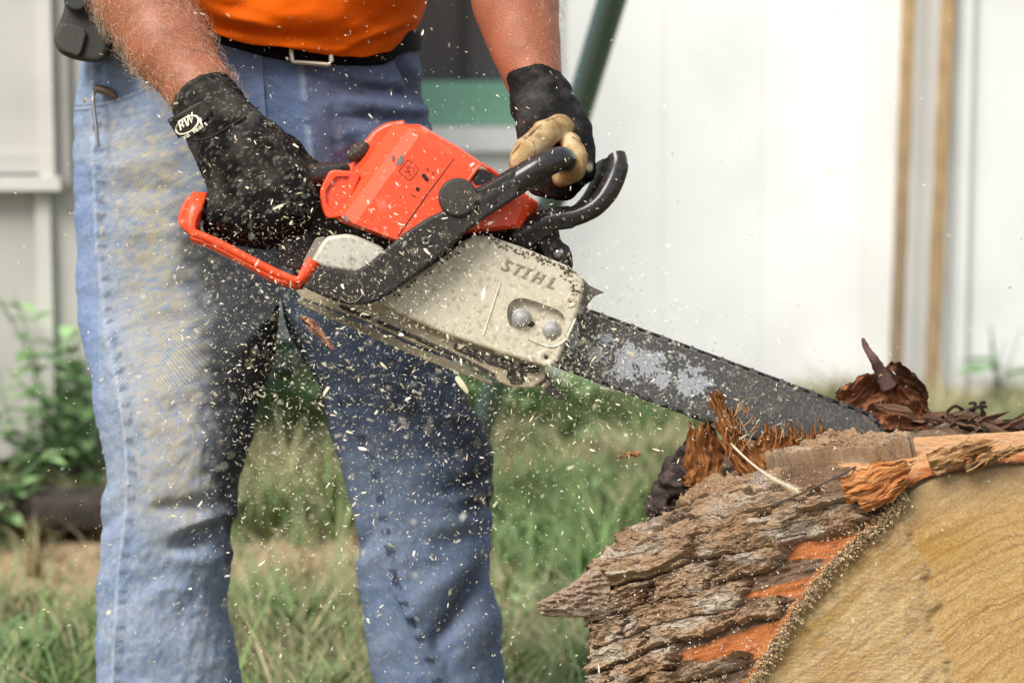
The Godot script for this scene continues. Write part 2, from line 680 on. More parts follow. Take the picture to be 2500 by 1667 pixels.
func ground() -> void:
	var mb := MB.new()
	grid(mb, 121, 121, func(i, j):
		var u = (i - 60) / 60.0
		var w = (j - 60) / 60.0
		var x = u * 3.5 + signf(u) * pow(absf(u), 5.0) * 70.0
		var z = -1.2 + w * 4.5 + signf(w) * pow(absf(w), 5.0) * 70.0
		var h = nf.get_noise_2d(x * 0.7, z * 0.7) * 0.03 * (1.0 - ss(5.0, 9.0, Vector2(x, z).length()))
		return Vector3(x, h - 0.02, z), func(_i, _j, p): return ground_col(p), false, true)
	var g = obj(mb, "ground", std(Color.WHITE, 0.95, {"tex": "grain", "tri": 0.7, "spec": 0.2}), null, Vector3.ZERO)
	meta(g, "bare tan soil and turf that the man and the log stand on", "ground", "", "structure")
	# grass: tufts of curved blades
	var variants = []
	for v in 3:
		var b := MB.new()
		for k in 9:
			var a = rng.randf() * TAU
			var r = rng.randf() * 0.03
			var h = rng.randf_range(0.06, 0.17)
			var lean = rng.randf_range(0.2, 1.0) * h
			var dir = Vector3(cos(a), 0, sin(a))
			var side = Vector3(-sin(a + 0.4), 0, cos(a + 0.4))
			var w = rng.randf_range(0.002, 0.0042)
			var tint = rng.randf_range(0.75, 1.2)
			var b0 = b.v.size()
			for s in 5:
				var t = s / 4.0
				var c = dir * (r + lean * t * t) + Vector3(0, h * (t - 0.25 * t * t), 0)
				var ww = w * (1.0 - t * 0.92)
				var nn = (dir * -0.6 + Vector3.UP).normalized()
				b.add(c - side * ww, nn, Color(tint, tint, tint * 0.9))
				b.add(c + side * ww, nn, Color(tint, tint, tint * 0.9))
			for s in 4:
				b.quad(b0 + s * 2, b0 + s * 2 + 1, b0 + s * 2 + 3, b0 + s * 2 + 2)
		variants.append(b)
	var gm = std(Color.WHITE, 0.7, {"back": Color(0.3, 0.35, 0.15)})
	for v in 3:
		var mm := MultiMesh.new()
		mm.transform_format = MultiMesh.TRANSFORM_3D
		mm.use_colors = true
		mm.mesh = mesh_of(variants[v], Vector3.ZERO, gm)
		var tr = []
		while tr.size() < 7000:
			var x = rng.randf_range(-2.3, 2.3)
			var z = rng.randf_range(-4.3, 0.35)
			var dens = 0.55 + 0.9 * nf.get_noise_2d(x * 1.3 + 7.0, z * 1.3)
			if z < -3.6: dens += 0.4
			dens *= 1.0 - 0.93 * bare(Vector3(x, 0, z))
			if rng.randf() < dens:
				tr.append(Vector3(x, nf.get_noise_2d(x * 0.7, z * 0.7) * 0.03 - 0.024, z))
		mm.instance_count = tr.size()
		for i in tr.size():
			var p = tr[i]
			var s = rng.randf_range(0.6, 1.25) * (1.35 if nz.get_noise_2d(p.x * 2.0, p.z * 2.0 + 40.0) > 0.35 else 1.0)
			mm.set_instance_transform(i, Transform3D(Basis(Vector3.UP, rng.randf() * TAU).scaled(Vector3.ONE * s), p))
			var dry = ss(0.25, 0.75, rng.randf() * 0.7 + 0.8 * nf.get_noise_2d(p.x * 1.1 + 3.0, p.z * 1.1) + 0.15)
			mm.set_instance_color(i, mixc(lc(0.12, 0.20, 0.065), lc(0.34, 0.29, 0.17), dry * 0.95) * rng.randf_range(0.7, 1.35))
		var mi := MultiMeshInstance3D.new()
		mi.name = "grass"
		mi.multimesh = mm
		add_child(mi, true)
		meta(mi, "patchy green and dry grass on the ground around the man", "grass", "grass on the ground", "stuff")

func ground_cover() -> void:
	var b := MB.new()
	for k in 11:
		var a = TAU * k / 11.0 + rng.randf_range(-0.3, 0.3)
		leaf(b, Vector3(0, rng.randf_range(0.0, 0.05), 0), Vector3(cos(a), rng.randf_range(0.3, 1.4), sin(a)).normalized(), Vector3.UP, rng.randf_range(0.05, 0.10), rng.randf_range(0.010, 0.02), gray(rng.randf_range(0.7, 1.25)))
	var mm := MultiMesh.new()
	mm.transform_format = MultiMesh.TRANSFORM_3D
	mm.use_colors = true
	mm.mesh = mesh_of(b, Vector3.ZERO, std(Color.WHITE, 0.6, {"back": Color(0.3, 0.4, 0.15)}))
	var tr = []
	while tr.size() < 2300:
		var x = rng.randf_range(-2.1, 2.1)
		var z = rng.randf_range(-4.28, -0.6)
		var dens = ss(0.0, 0.4, nf.get_noise_2d(x * 1.5 + 30.0, z * 1.5) + (0.35 if z < -3.5 else 0.0)) * (1.0 - bare(Vector3(x, 0, z)))
		if x > 0.2 and z < -3.2: dens *= 0.25
		if rng.randf() < dens: tr.append(Vector3(x, -0.02, z))
	mm.instance_count = tr.size()
	for i in tr.size():
		var s = rng.randf_range(0.5, 1.3) * (1.5 if tr[i].z < -3.7 and tr[i].x < 0.2 else 0.8)
		mm.set_instance_transform(i, Transform3D(Basis(Vector3.UP, rng.randf() * TAU).scaled(Vector3(s, s * 1.2, s)), tr[i]))
		mm.set_instance_color(i, mixc(lc(0.10, 0.22, 0.07), lc(0.24, 0.34, 0.14), rng.randf()))
	var mi := MultiMeshInstance3D.new()
	mi.name = "ground_cover"
	mi.multimesh = mm
	add_child(mi, true)
	meta(mi, "broad-leaved green ground cover growing among the grass and along the wall", "ground cover", "", "stuff")

func panel(name_: String, parent: Node, x0: float, y0: float, x1: float, y1: float, z0: float, z1: float, col: Color, m: Material) -> MeshInstance3D:
	var mb := MB.new()
	box(mb, Vector3(minf(x0, x1), minf(y0, y1), minf(z0, z1)), Vector3(maxf(x0, x1), maxf(y0, y1), maxf(z0, z1)), col)
	return obj(mb, name_, m, parent)

func house() -> void:
	var zb = -4.35
	var wm = std(lc(1, 1, 1), 0.55, {"tex": "wall", "tri": 0.35})
	var white = lc(0.86, 0.865, 0.85)
	var xw0 = on_z(650, 100, zb).x
	var xw1 = on_z(1372, 100, zb).x
	var t = thing("house_wall", "white boarded house wall with a dark window behind the man", "house wall", Vector3(0.5, 0, zb))
	# boards left and right of the window
	var x = xw1
	var k = 0
	while x < 4.2:
		var w = 0.31
		panel("board", t, x + 0.0005, -0.05, x + w - 0.0005, 2.9, zb + rng.randf_range(0, 0.0012), zb - 0.03, white * rng.randf_range(0.96, 1.02), wm)
		x += w
		k += 1
	x = xw0
	while x > -1.6:
		panel("board", t, x - 0.233, -0.05, x - 0.002, 2.9, zb + rng.randf_range(0, 0.003), zb - 0.03, white * 0.9, wm)
		x -= 0.235
	panel("backing", t, -1.8, -0.1, 4.3, 2.95, zb - 0.032, zb - 0.12, lc(0.5, 0.5, 0.48), wm)
	# below the window
	var ys0 = on_z(1250, 420, zb).y
	panel("board", t, xw0, -0.05, xw1, ys0 - 0.02, zb + 0.001, zb - 0.03, white, wm)
	var w_ = panel("window", t, xw0 + 0.01, on_z(1250, 200, zb).y, xw1 - 0.07, 2.5, zb - 0.005, zb - 0.03, lc(0.065, 0.067, 0.074), std(Color.WHITE, 0.12, {"spec": 0.6}))
	panel("mullion", w_, on_z(1120, 100, zb).x, on_z(1250, 200, zb).y, on_z(1142, 100, zb).x, 2.5, zb + 0.004, zb - 0.004, lc(0.02, 0.02, 0.022), wm)
	panel("green_panel", w_, xw0 + 0.01, on_z(1250, 305, zb).y, xw1 - 0.07, on_z(1250, 198, zb).y, zb + 0.012, zb - 0.02, lc(0.17, 0.36, 0.26), std(Color.WHITE, 0.5))
	panel("sill", w_, xw0, on_z(1250, 368, zb).y, xw1, on_z(1250, 308, zb).y, zb + 0.05, zb - 0.02, white * 0.92, wm)
	panel("sill_apron", w_, xw0, ys0 - 0.018, xw1, on_z(1250, 370, zb).y, zb + 0.02, zb - 0.02, white * 0.78, wm)
	panel("window_jamb", w_, xw1 - 0.068, on_z(1250, 305, zb).y, xw1 - 0.001, 2.5, zb + 0.02, zb - 0.02, white * 0.95, wm)
	# a flat grey-white panel to the right of the stakes
	var d = thing("wall_panel", "pale grey-white flat panel on the wall, right of the two wooden stakes", "wall panel", Vector3(on_z(2420, 500, zb).x, 0, zb))
	var xd = on_z(2350, 500, zb).x
	panel("sheet", d, xd, 0.02, xd + 0.95, 2.2, zb + 0.03, zb + 0.006, lc(0.70, 0.71, 0.70), wm)
	panel("edge_trim", d, xd - 0.05, 0.0, xd + 0.01, 2.25, zb + 0.055, zb + 0.006, lc(0.76, 0.77, 0.76), wm)
	panel("edge_trim", d, xd + 0.011, 2.0, xd + 0.9, 2.24, zb + 0.05, zb + 0.031, lc(0.76, 0.77, 0.76), wm)
	# the grey wall on the left, nearer
	var zl = -2.85
	var gm = std(Color.WHITE, 0.6, {"tex": "wall", "tri": 0.5})
	var g = lc(0.43, 0.42, 0.39)
	var l = thing("grey_wall", "pale grey building wall with a framed window, left of the man", "house wall", Vector3(-1.6, 0, zl))
	panel("wall_face", l, -4.5, 0.10, on_z(380, 600, zl).x, 2.9, zl, zl - 0.1, g, gm)
	panel("wall_return", l, on_z(380, 600, zl).x - 0.1, 0.10, on_z(380, 600, zl).x, 2.9, zl - 0.101, zb, g, gm)
	var lw = panel("window", l, -3.2, on_z(50, 425, zl).y, on_z(98, 200, zl).x, 2.3, zl + 0.012, zl - 0.01, lc(0.47, 0.46, 0.43), gm)
	panel("window_frame", lw, on_z(100, 200, zl).x, on_z(50, 462, zl).y, on_z(136, 200, zl).x, 2.4, zl + 0.05, zl - 0.01, lc(0.55, 0.54, 0.50), gm)
	panel("window_frame", lw, on_z(136, 200, zl).x + 0.001, on_z(50, 455, zl).y, on_z(168, 200, zl).x, 2.4, zl + 0.022, zl - 0.01, lc(0.42, 0.41, 0.38), gm)
	panel("sill", lw, -3.2, on_z(50, 462, zl).y, on_z(152, 200, zl).x, on_z(50, 428, zl).y, zl + 0.062, zl - 0.01, lc(0.56, 0.55, 0.52), gm)
	panel("window_rail", lw, -3.2, on_z(50, 420, zl).y, on_z(99, 200, zl).x, on_z(50, 372, zl).y, zl + 0.03, zl - 0.01, lc(0.46, 0.45, 0.42), gm)
	panel("trim_strip", l, on_z(92, 600, zl).x, 0.1, on_z(128, 600, zl).x, on_z(50, 470, zl).y, zl + 0.025, zl - 0.01, lc(0.54, 0.53, 0.49), gm)
	panel("skirting", l, -4.5, -0.05, on_z(380, 600, zl).x, 0.10, zl - 0.03, zl - 0.08, lc(0.05, 0.045, 0.04), gm)

func pole() -> void:
	var mb := MB.new()
	var a = at(1494, 0, 4.4)
	var b = at(1205, 960, 5.5)
	var dir = (b - a).normalized()
	var foot = b + dir * ((b.y + 0.02) / -dir.y)
	var top = a - dir * 0.9
	var pts = []
	for k in 9:
		pts.append(top.lerp(foot, k / 8.0))
	tube(mb, pts, [0.0295], 24, lc(0.065, 0.115, 0.120))
	var t = thing("metal_pole", "dark green metal pole leaning behind the gloved left hand", "pole", foot)
	obj(mb, "pipe", std(Color.WHITE, 0.25, {"spec": 0.8}), t)
	var m2 := MB.new()
	tube(m2, [top + dir * 0.03, top - dir * 0.03], [0.033], 20, lc(0.015, 0.02, 0.02))
	obj(m2, "end_cap", std(Color.WHITE, 0.5), t)

func stakes() -> void:
	var tab = [[[2221, -60, 2186, 930], 28, "narrow grey-brown wooden stake leaning on the white wall, left one of two"], [[2317, -60, 2271, 1010], 30, "tan wooden stake leaning on the white wall, right one of two"]]
	for q in tab:
		var p = q[0]
		var z = -4.25
		var a = on_z(p[0], p[1], z - 0.03)
		var b = on_z(p[2], p[3], z)
		var dir = (b - a).normalized()
		var foot = b + dir * ((b.y + 0.02) / -dir.y)
		var top = a - dir * 0.5
		var mb := MB.new()
		var hw = q[1] * 0.5 * mpx(7.7)
		var sx = Vector3.RIGHT
		var sz = Vector3.BACK
		grid(mb, 12, 60, func(i, j):
			var c = top.lerp(foot, j / 59.0)
			var e = [Vector2(-1, .8), Vector2(-.8, 1), Vector2(0, 1), Vector2(.8, 1), Vector2(1, .8), Vector2(1, 0), Vector2(1, -.8), Vector2(.8, -1), Vector2(0, -1), Vector2(-.8, -1), Vector2(-1, -.8), Vector2(-1, 0)][i]
			var w = hw * (1.0 + 0.06 * nz.get_noise_2d(j * 0.15, i * 0.8 + p[0]))
			return c + sx * e.x * w + sz * (e.y * w * 0.7 + 0.01), func(i, j, _p):
				var low_tone = ss(20.0, 50.0, j + 6.0 * nz.get_noise_2d(i * 0.5, j * 0.1))  # shaft turns darker towards its foot
				return mixc(lc(0.60, 0.40, 0.20), lc(0.36, 0.27, 0.18), low_tone * (0.9 if p[0] < 2300 else 0.45)) * (0.9 + 0.25 * nz.get_noise_2d(i * 0.9, j * 0.3)), true)
		var s = thing("wooden_stake", q[2], "stake", foot, "wooden stakes against the wall")
		obj(mb, "shaft", std(Color.WHITE, 0.8, {"tex": "grain", "tri": 4.0}), s)

func leaf(mb: MB, p: Vector3, dir: Vector3, up: Vector3, l: float, w: float, col: Color) -> void:
	var side = dir.cross(up).normalized()
	var nn = side.cross(dir).normalized()
	var b0 = mb.v.size()
	for s in 5:
		var t = s / 4.0
		var c = p + dir * (l * t) - up * (l * 0.25 * t * t)
		var ww = w * sin(PI * (0.08 + 0.92 * t)) if s < 4 else 0.0
		mb.add(c - side * ww + nn * (ww * 0.3), nn, col)
		mb.add(c, nn, col * 1.1)
		mb.add(c + side * ww + nn * (ww * 0.3), nn, col)
	for s in 4:
		mb.quad(b0 + s * 3, b0 + s * 3 + 1, b0 + s * 3 + 4, b0 + s * 3 + 3)
		mb.quad(b0 + s * 3 + 1, b0 + s * 3 + 2, b0 + s * 3 + 5, b0 + s * 3 + 4)

func plant(called: String, label: String, base: Vector3, h: float, spread: float, nstem: int, nleaf: int, ll: float, col: Color, group: String) -> void:
	var t = thing(called, label, "plant", base, group)
	var st := MB.new()
	var lf := MB.new()
	for s in nstem:
		var a = rng.randf() * TAU
		var lean = Vector3(cos(a), 0, sin(a)) * spread * rng.randf()
		var hh = h * rng.randf_range(0.55, 1.0)
		var pts = []
		for k in 6:
			var f = k / 5.0
			pts.append(base + lean * f * f + Vector3(0, hh * f - 0.03, 0) + Vector3(nz.get_noise_2d(s * 3.1, f * 2.0), 0, nz.get_noise_2d(s * 3.1 + 9.0, f * 2.0)) * 0.02)
		tube(st, pts, [0.004, 0.003, 0.003, 0.002, 0.002, 0.001], 5, col * 0.8)
		for k in nleaf:
			var f = rng.randf_range(0.15, 1.0)
			var p = pts[int(f * 4.99)].lerp(pts[int(f * 4.99) + 1], fmod(f * 4.99, 1.0))
			var b = rng.randf() * TAU
			var d = Vector3(cos(b), rng.randf_range(-0.1, 0.7), sin(b)).normalized()
			leaf(lf, p, d, Vector3.UP, ll * rng.randf_range(0.6, 1.2), ll * rng.randf_range(0.2, 0.34), col * rng.randf_range(0.6, 1.5))
	obj(st, "stem", std(Color.WHITE, 0.6), t)
	var f_ = obj(lf, "foliage", std(Color.WHITE, 0.55, {"back": Color(0.3, 0.4, 0.12)}), t)
	f_.set_meta("kind", "stuff")

func weeds() -> void:
	var sp = [[70, 1180, 0.42, "bushy green weed at the foot of the grey wall, nearest the photo's left edge"], [150, 1175, 0.62, "tallest leafy green weed growing against the grey wall"], [235, 1180, 0.5, "leafy green weed beside the man's right leg, against the grey wall"], [20, 1240, 0.22, "low dark weed in front of the grey wall's base"]]
	for q in sp:
		var b = on_ground(q[0], q[1] + 60)
		b.z = maxf(b.z, -2.75)
		b.x = on_z(q[0], 1100, b.z).x
		plant("weed_plant", q[3], b, q[2], 0.24, 9, 8, 0.08, lc(0.20, 0.33, 0.14), "weeds along the grey wall")
	var sb = [[690, 830, 0.46, "green weed between the man's legs at the wall's foot"], [1580, 985, 0.24, "green weed just left of the log at the wall's foot"], [2440, 940, 0.34, "long-bladed green plant at the wall's foot, right of the stakes"], [830, 850, 0.3, "low weed behind the man's left knee by the wall"]]
	for q in sb:
		var b = on_ground(q[0], q[1])
		b.z = -4.15
		b.x = on_z(q[0], q[1], b.z).x
		plant("weed_plant", q[3], b, q[2], 0.16, 7, 1 if q[0] > 2000 else 9, 0.16 if q[0] > 2000 else 0.10, lc(0.12, 0.23, 0.09), "weeds along the white wall")
	# grass blades up against the wall at the right
	var mb := MB.new()
	var pb = thing("dark_block", "dark plank-shaped block lying along the foot of the grey wall", "plank", on_ground(110, 1290))  # one plain dark block along the wall foot
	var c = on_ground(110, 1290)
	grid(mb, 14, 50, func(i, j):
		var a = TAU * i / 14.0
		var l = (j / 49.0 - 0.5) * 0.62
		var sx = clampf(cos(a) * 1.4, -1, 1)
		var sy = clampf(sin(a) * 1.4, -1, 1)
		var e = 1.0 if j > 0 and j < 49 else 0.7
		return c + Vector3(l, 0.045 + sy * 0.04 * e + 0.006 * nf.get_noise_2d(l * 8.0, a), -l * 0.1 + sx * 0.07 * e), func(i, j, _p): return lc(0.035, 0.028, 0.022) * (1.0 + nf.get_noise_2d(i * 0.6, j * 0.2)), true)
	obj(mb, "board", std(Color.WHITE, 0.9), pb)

# ------------------------------------------------------------------ the man
const FOLDS := [
	# x1, y1, x2, y2, width px, height mm (minus = a dent)
	[228, 165, 226, 260, 9, 2.0], [226, 260, 240, 600, 9, 2.2], [240, 600, 262, 800, 9, 2.2], [262, 800, 300, 1000, 10, 2.4], [300, 1000, 312, 1200, 10, 2.4], [312, 1200, 292, 1400, 10, 2.4], [292, 1400, 278, 1667, 10, 2.4],
	[262, 825, 334, 1117, 24, 6.0], [334, 1117, 440, 1370, 26, 7.0], [300, 860, 370, 1110, 22, -4.0],
	[425, 1335, 545, 1285, 20, -20.0], [395, 1240, 535, 1228, 20, -12.0], [430, 1290, 560, 1255, 18, 9.0], [470, 1375, 565, 1350, 26, 7.0], [330, 1440, 420, 1390, 24, -5.0], [520, 1440, 580, 1540, 24, -9.0],
	[210, 1250, 300, 1190, 22, 5.0], [215, 1310, 300, 1240, 18, -5.0], [205, 330, 330, 300, 20, -3.0], [215, 420, 420, 380, 24, 3.5], [215, 470, 440, 460, 20, -3.0], [220, 560, 420, 560, 26, 3.0], [260, 850, 300, 900, 16, -5.0],
	[212, 260, 300, 236, 6, 1.8], [300, 236, 372, 207, 6, 1.8],
	[735, 159, 750, 290, 7, 3.0], [750, 290, 764, 440, 7, 3.0], [760, 180, 800, 440, 26, 2.0], [812, 200, 826, 420, 5, -2.0],
	[835, 205, 1040, 240, 17, -12.0], [850, 245, 1040, 268, 18, 7.0], [815, 292, 950, 288, 16, -8.0], [950, 300, 1045, 290, 14, -6.0], [810, 360, 880, 345, 18, -7.0], [690, 190, 720, 400, 20, -3.0],
	[968, 135, 1002, 185, 11, -16.0], [1002, 185, 1036, 236, 16, -18.0], [955, 128, 985, 165, 8, 5.0], [600, 140, 690, 330, 22, 3.0], [560, 150, 640, 300, 20, -3.0],
	[822, 955, 899, 1110, 9, 2.6], [899, 1110, 938, 1298, 9, 2.8], [938, 1298, 971, 1447, 9, 2.8], [971, 1447, 1060, 1660, 9, 2.6],
	[945, 1385, 1010, 1510, 13, 5.0], [1010, 1510, 1082, 1652, 14, 6.0],
	[1066, 1560, 1130, 1480, 20, -20.0], [1130, 1480, 1190, 1372, 20, -16.0], [1020, 1480, 1150, 1370, 34, 9.0], [1140, 1600, 1215, 1480, 40, 8.0],
	[1100, 1200, 1202, 1160, 17, -13.0], [1145, 1243, 1206, 1228, 15, -12.0], [1090, 1225, 1190, 1195, 16, 8.0], [1040, 1110, 1190, 1090, 26, -6.0], [1060, 1030, 1160, 1010, 26, 5.0], [1090, 960, 1150, 1080, 26, -7.0],
	[872, 1345, 905, 1290, 18, -9.0], [880, 1390, 960, 1330, 20, 5.0], [1040, 1290, 1180, 1265, 24, 6.0], [900, 1000, 1050, 1060, 30, -4.0], [960, 1180, 1080, 1150, 26, 4.0], [1080, 1330, 1180, 1300, 20, -5.0]]

func folds(px: float, py: float, x0: float, x1: float) -> float:
	var h := 0.0
	for f in FOLDS:
		var w = f[4] * 2.4
		if px < minf(f[0], f[2]) - w or px > maxf(f[0], f[2]) + w or py < minf(f[1], f[3]) - w or py > maxf(f[1], f[3]) + w or f[0] < x0 or f[0] > x1:
			continue
		var a = Vector2(f[0], f[1])
		var b = Vector2(f[2], f[3])
		var p = Vector2(px, py)
		var t = clampf((p - a).dot(b - a) / a.distance_squared_to(b), 0.0, 1.0)
		var d = p.distance_to(a.lerp(b, t)) / f[4]
		h += f[5] * 0.001 * exp(-d * d) * (0.35 + 0.65 * sin(PI * clampf(t * 0.8 + 0.1, 0, 1)))
	return h

const JL := [[95, 214], [160, 200], [266, 183], [372, 179], [478, 183], [595, 187], [723, 189], [850, 202], [978, 225], [1106, 253], [1169, 260], [1254, 247], [1329, 242], [1435, 236], [1563, 232], [1667, 236], [1900, 238], [2150, 232]]
const JLI := [[716, 684], [735, 682], [808, 677], [893, 662], [957, 638], [1010, 627], [1095, 606], [1169, 582], [1254, 572], [1339, 563], [1414, 558], [1488, 561], [1573, 574], [1667, 590], [1900, 594], [2150, 590]]
const JRI := [[716, 684], [735, 687], [808, 702], [882, 744], [946, 781], [1052, 808], [1169, 840], [1275, 866], [1382, 876], [1488, 882], [1594, 898], [1667, 914], [1900, 940], [2150, 960]]
const JR := [[95, 1004], [119, 1012], [137, 1022], [181, 1031], [224, 1035], [271, 1042], [311, 1051], [450, 1066], [600, 1082], [750, 1098], [850, 1104], [925, 1120], [1010, 1159], [1074, 1194], [1127, 1204], [1180, 1204], [1275, 1197], [1371, 1196], [1456, 1203], [1541, 1217], [1605, 1228], [1667, 1242], [1900, 1270], [2150, 1290]]
const JTOP := [[200, 118], [277, 95], [400, 88], [533, 101], [608, 123], [706, 145], [807, 155], [934, 152], [988, 122], [1010, 118]]
const DCL := [[95, 2.87], [400, 2.865], [715, 2.85], [1150, 2.80], [1667, 2.84], [2150, 2.88]]
const DCR := [[95, 2.87], [400, 2.865], [715, 2.85], [1100, 2.845], [1667, 2.91], [2150, 2.97]]
const HDT := [[95, 0.125], [400, 0.145], [715, 0.118], [1100, 0.090], [1667, 0.088], [2150, 0.088]]

func jean_col(px: float, py: float, left: bool, front: float) -> Color:
	var q = Vector3(px * 0.01, py * 0.01, 3.0 if left else 9.0)
	var n1 = nf.get_noise_3dv(q * 0.6)
	var n2 = nf.get_noise_3dv(q * 2.6)
	var n3 = nf.get_noise_3dv(q * 9.0)
	var c = mixc(lc(0.23, 0.32, 0.49), lc(0.38, 0.45, 0.59), 0.45 + n1 * 0.7 + n2 * 0.25 + n3 * 0.2)
	if left:
		if px < 240.0 and py > 400.0:
			c = c.lerp(lc(0.19, 0.29, 0.56), 0.6)
		# sawdust caked on the thigh
		var dust = exp(-pow((px - 395.0 - (py - 700.0) * 0.07) / 130.0, 2.0)) * ss(180, 420, py) * (1.0 - ss(1180, 1420, py))
		c = mixc(c, lc(0.44, 0.40, 0.31), dust * (0.70 + n2 * 0.5 + n3 * 1.2))
		c = mixc(c, lc(0.56, 0.50, 0.36), ss(0.16, 0.5, n2 * 0.8 + n3 * 0.7) * 0.55 * ss(220, 330, py) * (1.0 - ss(560, 700, py)) * ss(200, 240, px))
		c = mixc(c, lc(0.52, 0.47, 0.38), 0.35 * ss(0.0, 0.5, n3 + 0.1) * ss(1250, 1500, py))
		# oily exhaust stain plus painted shade of the saw, down the inside
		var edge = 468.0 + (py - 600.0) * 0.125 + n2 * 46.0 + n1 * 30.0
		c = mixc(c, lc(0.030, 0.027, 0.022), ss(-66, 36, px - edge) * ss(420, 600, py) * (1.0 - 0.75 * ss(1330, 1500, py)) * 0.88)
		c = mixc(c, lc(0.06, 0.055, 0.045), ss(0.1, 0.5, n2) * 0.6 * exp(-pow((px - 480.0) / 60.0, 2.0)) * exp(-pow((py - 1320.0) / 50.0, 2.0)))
		# worn outseam
		var sx = lut([[160, 228], [260, 226], [600, 240], [800, 262], [1000, 300], [1200, 312], [1400, 292], [1667, 278]], py)
		if absf(px - sx - 8.0) < 12.0:
			c = mixc(c, lc(0.09, 0.11, 0.17), ss(0.1, 0.5, sin(py * 0.16 + n1 * 6.0) * 0.5 + n3) * 0.7)
		if absf(px - sx + 5.0) < 3.5:
			c = mixc(c, lc(0.5, 0.55, 0.66), 0.5)
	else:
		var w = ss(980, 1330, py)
		c = c.lerp(lc(0.05, 0.068, 0.115).lerp(lc(0.12, 0.165, 0.28), w), 0.82 * (1.0 - w) + 0.42 * w)  # shade on this leg painted into the denim, deepest in its upper part
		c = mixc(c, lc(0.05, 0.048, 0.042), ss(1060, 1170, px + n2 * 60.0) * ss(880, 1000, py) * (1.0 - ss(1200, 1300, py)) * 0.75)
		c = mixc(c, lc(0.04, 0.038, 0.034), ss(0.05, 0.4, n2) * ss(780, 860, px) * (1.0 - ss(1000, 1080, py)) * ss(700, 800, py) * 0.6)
		c = mixc(c, lc(0.05, 0.05, 0.055), exp(-pow((px - 1125.0 + (py - 1470.0) * 0.65) / 26.0, 2.0)) * ss(1360, 1420, py) * (1.0 - ss(1570, 1610, py)) * 0.45)  # crease shade painted along the deep fold
		var ix = lut([[955, 826], [1110, 903], [1298, 942], [1447, 975], [1667, 1068]], py)
		if py > 960.0 and absf(px - ix) < 11.0:
			c = mixc(c, lc(0.03, 0.045, 0.085), ss(0.0, 0.5, sin(py * 0.13 + n1 * 5.0) * 0.6 + n3) * 0.8)
	if left and py < 320.0 and px < 380.0:          # edge of the front pocket, with its double row of stitches
		var ly = lut([[205, 262], [237, 253], [300, 236], [372, 207], [400, 196]], px)
		var dy = py - ly
		c = mixc(c, lc(0.10, 0.14, 0.25), exp(-pow((dy - 7.0) / 3.0, 2.0)) * 0.75 + exp(-pow((dy + 3.0) / 3.5, 2.0)) * 0.7)
		c = mixc(c, lc(0.52, 0.57, 0.66), exp(-pow((dy - 2.0) / 2.5, 2.0)) * 0.6)
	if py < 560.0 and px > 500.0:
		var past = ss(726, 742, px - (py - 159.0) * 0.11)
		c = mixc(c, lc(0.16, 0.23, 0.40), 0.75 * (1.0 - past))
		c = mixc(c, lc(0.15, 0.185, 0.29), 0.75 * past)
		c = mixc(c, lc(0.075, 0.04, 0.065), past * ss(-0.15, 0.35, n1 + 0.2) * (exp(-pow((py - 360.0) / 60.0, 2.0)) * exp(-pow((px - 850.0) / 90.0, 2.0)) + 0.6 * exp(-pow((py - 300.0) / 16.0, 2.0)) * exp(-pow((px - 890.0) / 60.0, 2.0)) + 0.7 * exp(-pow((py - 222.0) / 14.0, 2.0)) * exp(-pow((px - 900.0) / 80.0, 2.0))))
		if absf(px - 737.0 - (py - 159.0) * 0.11) < 4.0:
			c = mixc(c, lc(0.34, 0.40, 0.52), 0.8)
	return c * (0.93 + 0.2 * n3)

func jean_leg(mb: MB, left: bool) -> void:
	var NU = 216
	var NV = 330
	var dct = DCL if left else DCR
	grid(mb, NU + 1, NV, func(i, j):
		var th = TAU * i / NU
		var v = float(j) / (NV - 1)
		var py = 95.0 + 2055.0 * (v * 0.86 + 0.14 * v * v)
		var k = ss(716, 1000, py)
		var xc = lerpf(640, 684, ss(95, 716, py))
		var xo = lut(JL if left else JR, py)
		var xi = xc if py < 716.0 else lut(JLI if left else JRI, py)
		var sgn = -1.0 if left else 1.0
		var s = sin(th)
		var hw = absf(xi - xo)
		var sx = signf(s) * pow(absf(s), 0.88)
		var inner = s < -0.001
		if inner and py < 700.0:
			return Vector3.ZERO
		var px = lerpf(xi + sgn * hw * maxf(0.0, sx), (xi + xo) * 0.5 + sgn * hw * 0.5 * sx, k)
		var cs = cos(th)
		var d = lut(dct, py) - lut(HDT, py) * signf(cs) * pow(absf(cs), 0.85)
		if inner and k < 1.0:
			d = lut(dct, py) - (lut(HDT, py)) * cs
		var pyy = py + (lut(JTOP, px) - 118.0) * (1.0 - ss(95, 380, py)) * (1.0 if cs > 0.0 else 0.3)
		var h = 0.0
		if cs > -0.25:
			h = folds(px, pyy, 0.0 if left else (640.0 if py < 716.0 else 760.0), 640.0 if left and py > 716.0 else (760.0 if left else 2000.0)) * ss(-0.25, 0.1, cs)
		h += 0.0050 * nf.get_noise_3d(px * 0.009, pyy * 0.006, 1.0 if left else 5.0) + 0.0012 * nf.get_noise_3d(px * 0.04, pyy * 0.03, 2.0)
		h += 0.0020 * nr.get_noise_3d(px * 0.004 + pyy * 0.003, pyy * 0.008, 8.0 if left else 18.0)
		var n2 = Vector2(sgn * (maxf(s, 0.0) if k < 0.5 else s), cs)
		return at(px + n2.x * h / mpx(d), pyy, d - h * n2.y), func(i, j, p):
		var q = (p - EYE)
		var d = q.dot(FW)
		return jean_col(1250.0 + q.dot(RT) / d * FPX, 833.5 - q.dot(UP) / d * FPX, left, 1.0), false, false, Vector2(15, 26))

